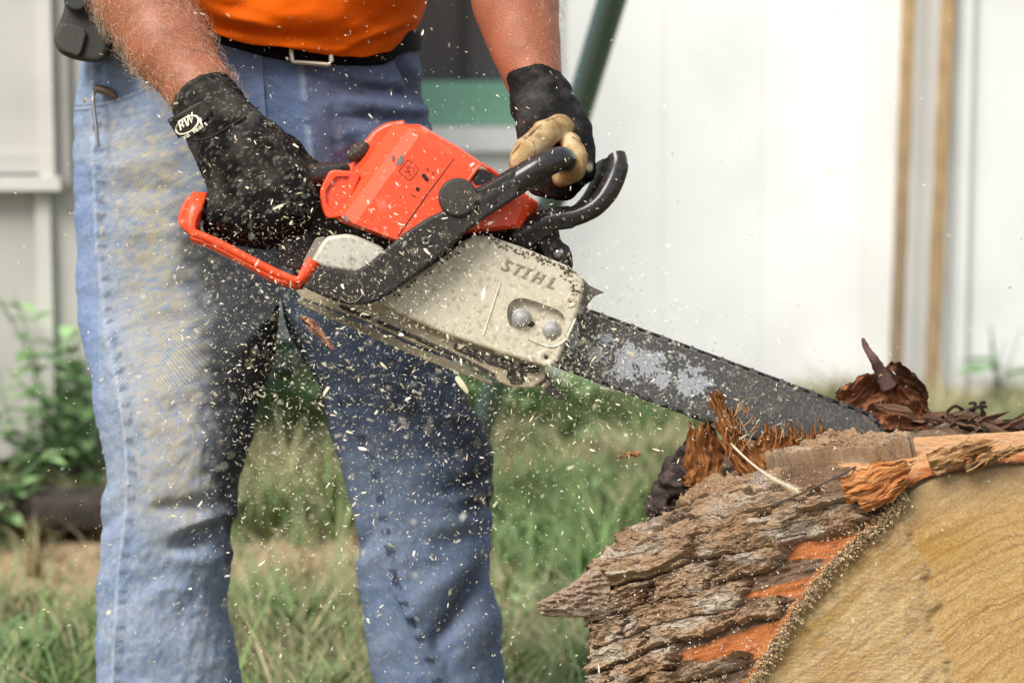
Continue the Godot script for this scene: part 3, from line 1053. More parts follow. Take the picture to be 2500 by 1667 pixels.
func drop_zero(mb: MB) -> void:           # take out the faces on the open inside of the trunk of the trousers
	var o := PackedInt32Array()
	for k in range(0, mb.ix.size(), 3):
		if mb.v[mb.ix[k]] != Vector3.ZERO and mb.v[mb.ix[k + 1]] != Vector3.ZERO and mb.v[mb.ix[k + 2]] != Vector3.ZERO:
			o.append(mb.ix[k]); o.append(mb.ix[k + 1]); o.append(mb.ix[k + 2])
	mb.ix = o

func renormal(mb: MB) -> void:            # smooth normals, also across points that lie on each other
	var acc = {}
	var ref = mb.n.duplicate()
	for t in range(0, mb.ix.size(), 3):
		var a = mb.v[mb.ix[t]]
		var b = mb.v[mb.ix[t + 1]]
		var d = mb.v[mb.ix[t + 2]]
		var fn = (b - a).cross(d - a)
		if fn.dot(ref[mb.ix[t]] + ref[mb.ix[t + 1]]) < 0.0:
			fn = -fn
		for e in 3:
			var key = Vector3i(mb.v[mb.ix[t + e]] * 20000.0)
			acc[key] = acc.get(key, Vector3.ZERO) + fn
	for i in mb.v.size():
		var s = acc.get(Vector3i(mb.v[i] * 20000.0), Vector3.ZERO)
		if s.length_squared() > 0.0:
			mb.n[i] = s.normalized()

func hair(mb: MB, src: MB, want: int, sel: Callable, len0: float) -> void:
	var made = 0
	var tries = 0
	while made < want and tries < want * 60:
		tries += 1
		var i = rng.randi() % src.v.size()
		var p = src.v[i]
		var w = sel.call(p)
		if w <= 0.0 or rng.randf() > w:
			continue
		var nn = src.n[i]
		p += Vector3(rng.randf_range(-1, 1), rng.randf_range(-1, 1), rng.randf_range(-1, 1)) * 0.005
		var tang = nn.cross(Vector3(rng.randf_range(-1, 1), rng.randf_range(-1, 1), rng.randf_range(-1, 1))).normalized()
		tang = (tang + RT * 0.25 - UP * 0.55).normalized()
		var l = len0 * rng.randf_range(0.5, 1.2)
		var curl = rng.randf_range(-2.2, 2.2)
		var pts = []
		var q = p
		var dir = (tang + nn * 0.55).normalized()
		for k in 6:
			pts.append(q)
			q += dir * (l / 5.0)
			dir = (dir.rotated(nn, curl * 0.35) - nn * 0.13).normalized()
		var s = rng.randf_range(0.7, 1.25)
		tube(mb, pts, [0.00010, 0.00014, 0.00013, 0.00011, 0.00009, 0.00005], 3, lc(0.55, 0.38, 0.26) * s, 1.0, Vector3.ZERO, false)
		made += 1

func person() -> void:
	var t = thing("person", "person in an orange shirt, blue jeans and black work gloves, bent over the chainsaw", "person", Vector3(at(640, 800, 2.86).x, 0, at(640, 800, 2.86).z))
	# the body under the clothes: torso, neck and head, both arms, both legs
	var b = []
	chain_bones(b, [[495, 232, 2.527, 70], [412, 112, 2.553, 90], [346, 0, 2.575, 101], [272, -130, 2.61, 106], [215, -262, 2.65, 88], [205, -500, 2.76, 92], [225, -760, 2.86, 100]])
	chain_bones(b, [[495, 232, 2.527, 66], [600, 380, 2.50, 34]])
	chain_bones(b, [[1301, 187, 2.600, 58], [1279, 100, 2.615, 74], [1258, 0, 2.63, 93], [1236, -130, 2.66, 104], [1205, -272, 2.70, 86], [1130, -500, 2.80, 92], [1030, -760, 2.88, 100]])
	chain_bones(b, [[1301, 187, 2.600, 56], [1335, 300, 2.57, 34]])
	chain_bones(b, [[225, -760, 2.86, 100], [430, -840, 2.87, 110], [830, -840, 2.88, 110], [1030, -760, 2.88, 100]])
	chain_bones(b, [[450, 260, 2.87, 170], [450, -100, 2.87, 190], [440, -500, 2.87, 190], [450, -720, 2.87, 150]])
	chain_bones(b, [[820, 260, 2.87, 170], [820, -100, 2.87, 190], [830, -500, 2.87, 190], [820, -720, 2.88, 150]])
	chain_bones(b, [[630, 100, 2.86, 150], [640, -120, 2.83, 205], [640, -600, 2.85, 180], [640, -850, 2.86, 110], [650, -980, 2.82, 105], [655, -1120, 2.76, 150], [655, -1200, 2.76, 165], [655, -1270, 2.78, 160]])
	chain_bones(b, [[655, -1080, 2.66, 24], [655, -1130, 2.675, 16], [655, -1170, 2.69, 14]])
	chain_bones(b, [[400, 420, 2.865, 150], [415, 820, 2.84, 150], [420, 1120, 2.81, 110], [400, 1450, 2.85, 115], [410, 2050, 2.89, 85]])
	chain_bones(b, [[870, 420, 2.865, 150], [900, 820, 2.855, 140], [1020, 1120, 2.86, 110], [1040, 1450, 2.91, 115], [1115, 2050, 2.97, 85]])
	var wob = at(420, 120, 2.5)
	var mb := MB.new()
	skin(mb, b, 0.0095, 0.010, [], func(p, _n):
		var k = nf.get_noise_3dv(p * 22.0)
		var k2 = nf.get_noise_3dv(p * 70.0)
		var c = mixc(lc(0.41, 0.135, 0.066), lc(0.49, 0.168, 0.088), 0.5 + k * 1.2)
		c = mixc(c, lc(0.30, 0.15, 0.075), ss(0.1, 0.5, k2) * 0.5)
		return c, func(p): return 0.0012 * nf.get_noise_3dv(p * 30.0))
	obj(mb, "body", std(Color.WHITE, 0.5, {"tex": "grain", "tri": 9.0, "bump": "rough_h", "bs": 0.035, "spec": 0.45}), t)
	var hb := MB.new()
	var e0 = at(346, 0, 2.5)
	hair(hb, mb, 2600, func(p): return 1.0 if p.x < at(600, 0, 2.5).x and p.y < at(300, -70, 2.55).y and p.y > at(490, 262, 2.5).y and p.z > at(490, 200, 2.60).z else 0.0, 0.016)
	hair(hb, mb, 700, func(p): return 1.0 if p.x > at(1300, 0, 2.62).x and p.y < at(300, -70, 2.6).y and p.y > at(1300, 160, 2.6).y else 0.0, 0.013)
	var ho = obj(hb, "arm_hair", std(Color.WHITE, 0.5), t)
	ho.set_meta("kind", "stuff")
	# jeans
	var jb := MB.new()
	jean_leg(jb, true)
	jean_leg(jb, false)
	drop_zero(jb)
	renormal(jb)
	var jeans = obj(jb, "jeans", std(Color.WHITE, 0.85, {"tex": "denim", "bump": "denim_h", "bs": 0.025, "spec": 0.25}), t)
	jeans.set_meta("label", "faded blue jeans caked with sawdust, dark with oil stains and painted shade")
	for r in [[277, 111, 2.79], [212, 245, 2.82]]:
		var rb := MB.new()
		lathe(rb, at(r[0], r[1], r[2] - 0.006), FW, [[0.0003, -0.0035], [0.0022, -0.003], [0.003, -0.001], [0.0045, -0.0012], [0.005, 0.001], [0.005, 0.012]], 18, lc(0.45, 0.31, 0.12))
		obj(rb, "rivet", std(Color.WHITE, 0.4, {"metal": 0.8}), jeans)
	# belt and buckle
	var bb := MB.new()
	grid(bb, 121, 7, func(i, j):
		var th = TAU * i / 120.0
		var px = 622.0 + 402.0 * sin(th)
		var cs = cos(th)
		var d = 2.87 - 0.130 * signf(cs) * pow(absf(cs), 0.85)
		var y0 = lut(JTOP, px)
		var q = [Vector2(6, 0.0), Vector2(3, -0.004), Vector2(-2, -0.0052), Vector2(-20, -0.006), Vector2(-38, -0.0052), Vector2(-42, -0.004), Vector2(-44, 0.0)][j]
		return at(px + sin(th) * -q.y / mpx(d), y0 + q.x, d + q.y * cs), func(_i, _j, _p): return lc(0.007, 0.006, 0.006), false, true)
	var belt = obj(bb, "belt", std(Color.WHITE, 0.6, {"spec": 0.2, "bump": "rough_h", "tri": 6.0, "bs": 0.04}), t)
	var fb := MB.new()
	var path = []
	for q in [[712, 112], [711, 130], [713, 147], [716, 150.5], [740, 152], [800, 157.5], [806, 156], [808, 150], [807, 122], [804, 118], [760, 112], [716, 109]]:
		path.append(at(q[0], q[1], 2.724 + absf(q[0] - 690.0) * 0.00001))
	path.append(path[0])
	tube(fb, path, [0.0022], 8, lc(0.62, 0.52, 0.40), 1.4, RT * 0.7 + UP * 0.7, false)
	obj(fb, "buckle", std(Color.WHITE, 0.28, {"metal": 0.9}), belt)
	# shirt
	var hem = [[150, -20], [230, -10], [380, 5], [500, 32], [533, 80], [608, 105], [702, 119], [796, 134], [890, 138], [952, 127], [985, 112], [1002, 104], [1040, 80]]
	var sh := MB.new()
	var XL = [[-820, 380], [-760, 230], [-700, 185], [-300, 190], [0, 232], [105, 250]]
	var XR = [[-820, 900], [-760, 1050], [-700, 1090], [-300, 1100], [-100, 1080], [7, 1043], [50, 1022], [105, 1003], [140, 990]]
	var HD = [[-820, 0.06], [-700, 0.14], [-300, 0.18], [-100, 0.19], [40, 0.182], [140, 0.162]]
	var SF = [[500, 18, 668, 72, 17, 11.0], [520, 62, 700, 88, 13, -8.0], [700, 88, 860, 84, 14, -4.0], [600, 45, 820, 40, 30, 6.0], [850, 120, 1000, 70, 11, -6.0], [820, 128, 1005, 50, 12, 6.0], [900, 60, 1010, 10, 20, -5.0], [640, 110, 850, 125, 9, 3.0], [470, -30, 640, 20, 22, 7.0], [560, 20, 700, -40, 20, -5.0]]
	grid(sh, 201, 90, func(i, j):
		var th = TAU * i / 200.0
		var s = sin(th)
		var cs = cos(th)
		var hx = 627.0 + 377.0 * s
		var hy = lut(hem, hx) if cs > 0.0 else 90.0
		hy += 2.0 * nz.get_noise_2d(hx * 0.02, 3.0)
		var v = maxf(0.0, (j - 3) / 86.0)
		var py = lerpf(hy, -820.0, pow(v, 1.5))
		var xl = lut(XL, py)
		var xr = lut(XR, py)
		var px = (xl + xr) * 0.5 + (xr - xl) * 0.5 * signf(s) * pow(absf(s), 0.9)
		var d = 2.87 - lut(HD, py) * signf(cs) * pow(absf(cs), 0.8)
		var h = 0.0
		if j < 3:
			h = -0.008 * (3 - j) / 3.0 - 0.004
			py = hy + [-14.0, -6.0, -1.0][j]
		elif j == 3:
			h = -0.001
		if cs > 0.0:
			for f in SF:
				var a = Vector2(f[0], f[1])
				var b2 = Vector2(f[2], f[3])
				var p = Vector2(px, py)
				var t2 = clampf((p - a).dot(b2 - a) / a.distance_squared_to(b2), 0, 1)
				var dd = p.distance_to(a.lerp(b2, t2)) / f[4]
				if dd < 2.5:
					h += f[5] * 0.001 * exp(-dd * dd) * sin(PI * clampf(t2 * 0.8 + 0.1, 0, 1))
		h += 0.004 * nf.get_noise_3d(px * 0.006, py * 0.012, 2.0)
		return at(px + s * h / mpx(d), py, d - h * cs), func(i, j, p):
		var k = nf.get_noise_3dv(p * 14.0)
		return lc(0.88, 0.135, 0.004) * (1.0 + 0.12 * k), false, true, Vector2(30, 24))
	obj(sh, "shirt", std(Color.WHITE, 0.85, {"tex": "cloth", "tri": 12.0, "bump": "fine_h", "bs": 0.05, "spec": 0.2}), t)
	# boots
	for f in [[410, 2.86], [1130, 2.95]]:
		var bt := MB.new()
		var c = at(f[0], 2160, f[1])
		c.y = 0.055
		grid(bt, 24, 16, func(i, j):
			var a = TAU * i / 24.0
			var bq = PI * j / 15.0
			var dir = Vector3(sin(bq) * cos(a), cos(bq), sin(bq) * sin(a))
			return Vector3(c.x + dir.x * 0.055, maxf(0.0, c.y + dir.y * (0.06 + 0.05 * maxf(0.0, -dir.z))), c.z + 0.05 + dir.z * 0.15), func(_i, _j, _p): return lc(0.08, 0.05, 0.03), true)
		obj(bt, "boot", std(Color.WHITE, 0.6), t)
	gloves(t)

func gloves(t: Node3D) -> void:
	var black = lc(0.020, 0.018, 0.018)
	var tan_ = lc(0.55, 0.36, 0.155)
	var gm = std(Color.WHITE, 0.95, {"tex": "cloth", "tri": 9.0, "bump": "fine_h", "bs": 0.10, "spec": 0.15})
	# his right hand on the rear handle
	var b = []
	chain_bones(b, [[478, 205, 2.524, 80], [512, 262, 2.515, 79], [548, 320, 2.505, 80]])
	chain_bones(b, [[556, 300, 2.50, 66], [640, 360, 2.485, 62], [705, 425, 2.475, 44]])
	chain_bones(b, [[540, 310, 2.50, 66], [600, 390, 2.485, 60], [655, 462, 2.475, 44]])
	chain_bones(b, [[528, 320, 2.50, 66], [570, 400, 2.485, 60], [604, 480, 2.475, 44]])
	chain_bones(b, [[516, 320, 2.50, 62], [542, 400, 2.49, 50], [556, 478, 2.48, 38]])
	chain_bones(b, [[700, 420, 2.475, 44], [736, 488, 2.466, 37], [722, 538, 2.492, 32], [680, 555, 2.53, 29]])
	chain_bones(b, [[652, 458, 2.475, 44], [676, 520, 2.464, 37], [650, 572, 2.490, 32], [620, 578, 2.52, 29]])
	chain_bones(b, [[602, 474, 2.475, 44], [606, 528, 2.464, 35], [588, 566, 2.490, 30], [566, 570, 2.52, 27]])
	chain_bones(b, [[553, 474, 2.48, 36], [540, 516, 2.472, 31], [526, 545, 2.495, 26], [520, 552, 2.52, 24]])
	chain_bones(b, [[600, 320, 2.515, 46], [700, 372, 2.545, 36], [752, 424, 2.56, 32], [776, 470, 2.56, 28]])
	var cutp = at(491, 226, 2.525)
	var cutn = (at(478, 200, 2.527) - at(520, 275, 2.515)).normalized()
	var mb := MB.new()
	skin(mb, b, 0.0030, 0.0042, [[cutp, cutn, -1.0]], func(p, n):
		var best = 1e9
		var ci = 0
		for bn in b:
			var d = bone_d(p, bn)
			if d < best:
				best = d
				ci = bn[4]
		var c = mixc(lc(0.014, 0.013, 0.013), lc(0.085, 0.077, 0.068), 0.32 + 1.1 * nf.get_noise_3dv(p * 25.0) - 0.5 * ss(400, 520, 833.5 - (p - EYE).dot(UP) / (p - EYE).dot(FW) * FPX))
		c = mixc(c, lc(0.30, 0.27, 0.22), ss(0.20, 0.5, nf.get_noise_3dv(p * 420.0)) * 0.6)
		return c, func(p):
		return 0.0016 * nf.get_noise_3dv(p * 28.0) + 0.0008 * sin((p - cutp).dot(cutn) * 420.0 + 3.0 * nz.get_noise_3dv(p * 12.0)) * ss(-0.06, -0.02, (p - cutp).dot(cutn)))
	var g1 = obj(mb, "glove", gm, t)
	g1.set_meta("label", "black knit work glove with a strap, gripping the rear handle")
	# cuff seam across the wrist
	var sb := MB.new()
	var pts = []
	for q in [[444, 330], [470, 341], [510, 336], [560, 308], [600, 283], [630, 262]]:
		pts.append(Vector3(q[0], q[1], trace(b, 0.0042, q[0], q[1], 2.52)))
	var pw = spath(pts, 6).map(func(p): return a3(p))
	tube(sb, pw, [0.0011], 6, lc(0.012, 0.012, 0.012))
	obj(sb, "seam", std(Color.WHITE, 0.9), g1)
	# wrist strap, bent round the wrist, with its mark
	var stp := MB.new()
	var ax = Vector2(0.85, -0.53).normalized()
	var ay = Vector2(0.53, 0.85)
	var wrap_d = func(p: Vector2) -> float: return trace(b, 0.0042, p.x, p.y, 2.535) - 0.0012
	var nu = 26
	grid(stp, nu, 15, func(i, j):
		var w = (j / 14.0) * 2.0 - 1.0
		var u = i / (nu - 1.0)
		var tip = 78.0 + 22.0 * sqrt(maxf(0.0, 1.0 - w * w))
		var x = -6.0 + u * (tip + 6.0)
		var p = Vector2(426, 312) + ax * x + ay * (w * 27.0 * (1.0 - 0.12 * u))
		var edge = minf(1.0, (1.0 - absf(w)) * 5.0) * minf(1.0, (1.0 - u) * 9.0)
		return at(p.x, p.y, wrap_d.call(p) - 0.0015 - 0.003 * edge), func(_i, j, _p): return lc(0.05, 0.048, 0.046) if j == 1 or j == 13 else lc(0.011, 0.010, 0.011))
	var strap = obj(stp, "wrist_strap", std(Color.WHITE, 0.75, {"dust": "dust_light", "tri": 10.0, "spec": 0.25}), g1)
	var wht = lc(0.72, 0.67, 0.54)
	var lm = std(wht, 0.6, {"vc": false})
	var lg := MB.new()
	var ring = []
	var ang = -0.60
	for k in 33:
		var a = TAU * k / 32.0
		var p = Vector2(457, 305) + Vector2(cos(a) * 31.0, sin(a) * 17.5).rotated(ang)
		ring.append(at(p.x, p.y, wrap_d.call(p) - 0.0050))
	tube(lg, ring, [0.0011], 6, Color.WHITE, 1.3, RT, false)
	obj(lg, "logo_ring", lm, g1)
	var letters = [["R", 440, 311, 0.0100], ["W", 455, 302, 0.0100]]
	for q in letters:
		text_on(q[0], q[1] - 3.0, q[2] + 10.0, wrap_d.call(Vector2(q[1] + 6.0, q[2])) - 0.0068, q[3], -ang, lm, g1, true, 0.35)
	var word = "nd Wears"
	for k in word.length():
		if word[k] == " ":
			continue
		var p = Vector2(452, 338).lerp(Vector2(503, 305), k / 7.0)
		text_on(word[k], p.x - 2.0, p.y + 3.0, wrap_d.call(p) - 0.0064, 0.0048, -ang, lm, g1, true, 0.0)
	# his left hand on the front handle
	var c = []
	chain_bones(c, [[1292, 140, 2.607, 63], [1306, 200, 2.592, 64], [1322, 250, 2.575, 72], [1334, 305, 2.562, 76]])
	chain_bones(c, [[1345, 240, 2.572, 52], [1388, 325, 2.553, 56], [1405, 365, 2.545, 48]])
	chain_bones(c, [[1398, 350, 2.545, 46], [1408, 412, 2.540, 43], [1372, 446, 2.552, 40], [1318, 444, 2.575, 34]])
	chain_bones(c, [[1330, 330, 2.575, 60], [1385, 400, 2.575, 50], [1340, 440, 2.59, 40], [1300, 430, 2.60, 30]])
	chain_bones(c, [[1366, 308, 2.524, 29], [1330, 327, 2.504, 29], [1290, 368, 2.483, 33], [1268, 397, 2.475, 26]], 1)
	chain_bones(c, [[1394, 352, 2.516, 25], [1408, 384, 2.490, 24], [1400, 416, 2.482, 26], [1370, 434, 2.490, 23]], 1)
	var cp = at(1302, 190, 2.595)
	var cn = (at(1296, 150, 2.60) - at(1312, 250, 2.58) + RT * 0.006).normalized()
	var mb2 := MB.new()
	skin(mb2, c, 0.0026, 0.0020, [[cp, cn, -1.0]], func(p, n):
		var d0 = 1e9
		var d1 = 1e9
		for bn in c:
			var d = bone_d(p, bn)
			if bn[4] == 1:
				d1 = minf(d1, d)
			else:
				d0 = minf(d0, d)
		var k = nf.get_noise_3dv(p * 30.0)
		var blk = mixc(lc(0.010, 0.009, 0.009), lc(0.075, 0.068, 0.062), 0.15 + 1.3 * nf.get_noise_3dv(p * 18.0) + 0.5 * nf.get_noise_3dv(p * 160.0))
		var tn = mixc(lc(0.46, 0.28, 0.115), lc(0.74, 0.57, 0.33), 0.5 + k * 1.2)
		tn = mixc(tn, lc(0.34, 0.18, 0.065), (1.0 - ss(0.001, 0.007, d0 - d1)) * 0.8)
		tn = mixc(tn, lc(0.20, 0.11, 0.045), ss(0.05, 0.5, nf.get_noise_3d(p.x * 30.0 + p.y * 30.0, p.y * 30.0 - p.x * 30.0, p.z * 70.0)) * 0.6)
		return mixc(blk, tn, ss(-0.0012, 0.0016, d0 - d1)), func(p):
		return 0.0013 * nf.get_noise_3dv(p * 32.0) + 0.0020 * nr.get_noise_3d(p.x * 16.0 + p.y * 14.0, p.y * 30.0, p.z * 16.0) + 0.0016 * sin((p - cp).dot(cn) * 260.0 + 5.0 * nz.get_noise_3dv(p * 9.0)) * ss(-0.075, -0.02, (p - cp).dot(cn)))
	var g2 = obj(mb2, "glove", std(Color.WHITE, 0.8, {"tex": "cloth", "tri": 9.0, "bump": "fine_h", "bs": 0.06, "spec": 0.3}), t)
	g2.set_meta("label", "black glove with tan leather thumb and finger, closed on the front handle")
	for line in [[[1250, 376], [1272, 350], [1300, 322], [1335, 296], [1372, 284], [1384, 296]], [[1384, 340], [1364, 344], [1345, 352], [1336, 362]], [[1398, 334], [1424, 356], [1432, 386], [1424, 420], [1402, 440]], [[1300, 345], [1306, 362], [1300, 385]]]:
		var pb := MB.new()
		var lp = spath(line.map(func(q): return Vector3(q[0], q[1], 0)), 5).map(func(q): return at(q.x, q.y, trace(c, 0.002, q.x, q.y, 2.56)))
		tube(pb, lp, [0.0009], 6, lc(0.20, 0.115, 0.045))
		obj(pb, "seam", std(Color.WHITE, 0.9), g2)
	var tb := MB.new()
	var q0 = prism_tab(tb)
	obj(tb, "strap_end", std(Color.WHITE, 0.7), g2)

func trace(bones: Array, k: float, px: float, py: float, miss: float) -> float:   # depth at which a sight line meets the skin
	var d = 2.40
	for step in 14:
		var p = at(px, py, d)
		var sum := 0.0
		for bn in bones:
			sum += exp(-bone_d(p, bn) / k)
		var f = -k * log(maxf(sum, 1e-30))
		if f < 0.0003:
			break
		d += f * 0.95
		if d > miss:
			return miss
	return d

func prism_tab(mb: MB) -> int:
	prism(mb, rpoly([Vector2(1368, 207), Vector2(1382, 205), Vector2(1391, 216), Vector2(1388, 242), Vector2(1372, 234)], 6), 2.575, 2.59, 3.0, lc(0.015, 0.014, 0.015))
	return 0

func text_on(s: String, px: float, py: float, d: float, size: float, ang: float, m: Material, parent: Node, bold := true, slant := 0.0) -> MeshInstance3D:
	var f := SystemFont.new()
	f.font_names = PackedStringArray(["Droid Sans"])
	f.font_weight = 800 if bold else 400
	var tm := TextMesh.new()
	tm.text = s
	tm.font = f
	tm.font_size = 64
	tm.pixel_size = size / 46.0
	tm.depth = 0.0006
	tm.curve_step = 2.0
	tm.horizontal_alignment = HORIZONTAL_ALIGNMENT_LEFT
	tm.vertical_alignment = VERTICAL_ALIGNMENT_BOTTOM
	tm.material = m
	var o := MeshInstance3D.new()
	o.name = "lettering"
	o.mesh = tm
	var bs = Basis(RT, UP, -FW) * Basis(Vector3.BACK, ang)
	bs = bs * Basis(Vector3(1, 0, 0), Vector3(slant, 1, 0), Vector3(0, 0, 1))
	o.transform = Transform3D(bs, at(px, py, d) - bs.y * (size * 0.33) - origin(parent))
	parent.add_child(o, true)
	return o

func pouch_and_knife() -> void:
	var t = thing("belt_pouch", "black padded pouch clipped to the belt at the man's right hip", "pouch", at(200, 153, 2.76))
	var mb := MB.new()
	prism(mb, rpoly([Vector2(128, 96), Vector2(157, 20), Vector2(160, -60), Vector2(240, -60), Vector2(262, 40), Vector2(270, 100), Vector2(253, 153), Vector2(210, 152), Vector2(168, 142), Vector2(142, 128)], 22, 5), 2.715, 2.80, 16, lc(0.016, 0.016, 0.017))
	obj(mb, "case", std(Color.WHITE, 0.75, {"bump": "fine_h", "tri": 8.0, "bs": 0.06, "dust": "dust_light"}), t)
	var fb := MB.new()
	prism(fb, rpoly([Vector2(132, 92), Vector2(150, 52), Vector2(200, 66), Vector2(211, 80), Vector2(198, 128), Vector2(188, 138), Vector2(142, 122)], 14, 5), 2.709, 2.72, 6, lc(0.030, 0.029, 0.030))
	obj(fb, "front_panel", std(Color.WHITE, 0.7, {"bump": "fine_h", "tri": 8.0, "bs": 0.08, "dust": "dust_light"}), t)
	var gb := MB.new()
	prism(gb, rpoly([Vector2(153, -30), Vector2(222, -36), Vector2(216, 10), Vector2(196, 28), Vector2(172, 26), Vector2(155, 12)], 20, 6), 2.700, 2.72, 9, lc(0.020, 0.020, 0.021))
	obj(gb, "flap", std(Color.WHITE, 0.6, {"bump": "fine_h", "tri": 8.0, "bs": 0.05}), t)
	var k = thing("pocket_knife", "folding pocket knife clipped on the edge of the right front jeans pocket", "knife", at(240, 260, 2.79))
	var hb := MB.new()
	tube(hb, [at(233, 216, 2.775), at(250, 219, 2.770), at(268, 226, 2.768), at(278, 236, 2.77)], [0.005, 0.0058, 0.0055, 0.004], 12, lc(0.12, 0.07, 0.045))
	obj(hb, "handle", std(Color.WHITE, 0.4), k)
	var cb := MB.new()
	tube(cb, spath([at(231, 222, 2.768), at(226, 240, 2.764), at(228, 262, 2.762), at(234, 310, 2.758), at(238, 356, 2.755)], 4), [0.0014], 8, lc(0.22, 0.22, 0.22), 1.5, RT)
	obj(cb, "clip", std(Color.WHITE, 0.3, {"metal": 0.9}), k)
# ------------------------------------------------------------------ the chainsaw
func v2(a: Array) -> Array:
	var o = []
	for k in range(0, a.size(), 2):
		o.append(Vector2(a[k], a[k + 1]))
	return o

func part(called: String, m: Material, parent: Node, poly: PackedVector2Array, d0: float, d1: float, bevel: float, col: Color, holes := [], deep := 0.0) -> MeshInstance3D:
	var mb := MB.new()
	prism(mb, poly, d0, d1, bevel, col, holes, deep)
	return obj(mb, called, m, parent)

func chainsaw() -> void:
	var t = thing("chainsaw", "orange and black chainsaw with a cream side cover, its bar cutting into the log", "chainsaw", at(1000, 900, 2.54))
	var orange = lc(0.76, 0.055, 0.009)
	var blackc = lc(0.010, 0.010, 0.013)
	var cream = lc(0.50, 0.455, 0.35)
	var om = std(Color.WHITE, 0.38, {"spec": 0.5, "dust": "dust_light", "tri": 9.0, "bump": "rough_h", "bs": 0.008})
	var bm = std(Color.WHITE, 0.38, {"spec": 0.28, "dust": "dust_mid", "tri": 12.0, "bump": "fine_h", "bs": 0.03})
	var bm2 = std(Color.WHITE, 0.22, {"spec": 0.45, "dust": "dust_light", "tri": 10.0})
	var dm = std(Color.WHITE, 0.7, {"dust": "dust_light", "tri": 10.0})
	var cm = std(Color.WHITE, 0.45, {"dust": "dirt", "tri": 4.0, "bump": "rough_h", "bs": 0.012})
	# dark engine behind everything
	part("engine_block", dm, t, rpoly(v2([700, 560, 760, 480, 860, 470, 1150, 520, 1290, 548, 1362, 556, 1372, 596, 1396, 612, 1400, 655, 1300, 760, 900, 700, 720, 690]), 12), 2.505, 2.62, 6, lc(0.012, 0.012, 0.013))
	var eb = t.get_child(0)
	for k in 6:
		part("cooling_fin", dm, eb, rpoly(v2([1150 + k * 34, 566 + k * 12, 1290, 560 + k * 8, 1352, 566 + k * 8, 1352, 571 + k * 8, 1290, 566 + k * 8, 1150 + k * 34, 572 + k * 12]), 3), 2.492 + k * 0.001, 2.506, 1, lc(0.02, 0.019, 0.018))
	var mu = part("muffler", dm, t, rpoly(v2([1290, 560, 1362, 552, 1370, 590, 1392, 602, 1392, 640, 1340, 640]), 10), 2.485, 2.56, 6, lc(0.018, 0.015, 0.015))
	var kb := MB.new()
	lathe(kb, at(1362, 617, 2.484), FW, [[0.0004, -0.009], [0.004, -0.0082], [0.0062, -0.005], [0.007, 0.0], [0.007, 0.02]], 20, lc(0.35, 0.33, 0.36))
	obj(kb, "exhaust_screw", std(Color.WHITE, 0.15, {"metal": 1.0}), mu)
	var kb2 := MB.new()
	lathe(kb2, at(1386, 640, 2.486), FW, [[0.0004, -0.008], [0.004, -0.007], [0.005, -0.003], [0.005, 0.02]], 16, lc(0.02, 0.02, 0.02))
	obj(kb2, "exhaust_screw", std(Color.WHITE, 0.2, {"metal": 0.6}), mu)
	# orange engine cover: facets
	var cov := MB.new()
	var L0 = v2([1020, 336, 1020, 336, 1112, 388, 1112, 388, 1210, 448, 1278, 500, 1258, 548, 964, 584, 866, 546, 866, 546])
	var L1 = v2([1000, 310, 1028, 311, 1121, 364, 1121, 364, 1216, 428, 1300, 492, 1268, 556, 964, 590, 852, 545, 837, 528])
	var L2 = v2([960, 302, 1027, 305, 1121, 359, 1121, 359, 1216, 424, 1318, 497, 1282, 556, 964, 592, 838, 545, 800, 522])
	var L3 = v2([908, 328, 1024, 303, 1121, 358, 1121, 358, 1216, 424, 1328, 505, 1286, 548, 964, 592, 834, 545, 785, 505])
	var L4 = v2([918, 322, 1020, 306, 1118, 362, 1118, 362, 1212, 428, 1320, 510, 1280, 545, 964, 586, 834, 540, 790, 500])
	stack(cov, [[L0, 2.447], [L1, 2.4585], [L2, 2.478], [L3, 2.535], [L4, 2.62]], orange)
	var cover = obj(cov, "engine_cover", om, t)
	# rounded top of the cover's left shoulder
	var shl := MB.new()
	tube(shl, spath([at(846, 452, 2.53), at(876, 392, 2.53), at(905, 345, 2.53), at(940, 315, 2.53), at(985, 306, 2.527)], 5), [0.008, 0.014, 0.017, 0.015, 0.006], 16, orange)
	obj(shl, "cover_shoulder", om, cover)
	# the seam between cover and shroud, the slots and the marks
	var seam := MB.new()
	tube(seam, [at(1119, 361, 2.4605), at(1108, 388, 2.4472), at(1040, 478, 2.4468), at(971, 577, 2.4468)], [0.0006], 6, lc(0.05, 0.012, 0.008))
	obj(seam, "seam", std(Color.WHITE, 0.8), cover)
	var hm = std(lc(0.008, 0.008, 0.008), 0.9, {"vc": false})
	part("slot", hm, cover, rpoly(v2([1030, 424, 1037, 424, 1047, 438, 1046, 443, 1039, 442, 1029, 430]), 5), 2.4464, 2.4475, 0, Color.WHITE)
	part("screw_hole", hm, cover, circ(1019.5, 461.5, 4.6, 16, 5.4), 2.4464, 2.4475, 0, Color.WHITE)
	var mk := MB.new()
	var sq_ = rpoly(v2([996, 388, 1023, 413, 1000, 442, 972, 419]), 7, 4)
	var sp = []
	for p in sq_:
		sp.append(at(p.x, p.y, 2.4468))
	sp.append(sp[0])
	var dk = lc(0.16, 0.02, 0.008)
	tube(mk, sp, [0.00045], 5, dk, 1.0, Vector3.ZERO, false)
	for l in [[990, 405, 996, 411], [996, 411, 1000, 404], [988, 420, 1000, 418], [994, 412, 1000, 424], [1000, 426, 1003, 429], [1006, 408, 1011, 414], [1011, 414, 1008, 418], [1040, 411, 1046, 417], [1046, 411, 1042, 415], [1055, 422, 1061, 420], [1055, 422, 1058, 428], [1003, 473, 1010, 480], [1010, 476, 1015, 482], [976, 478, 980, 482]]:
		tube(mk, [at(l[0], l[1], 2.4468), at(l[2], l[3], 2.4468)], [0.0005], 5, dk)
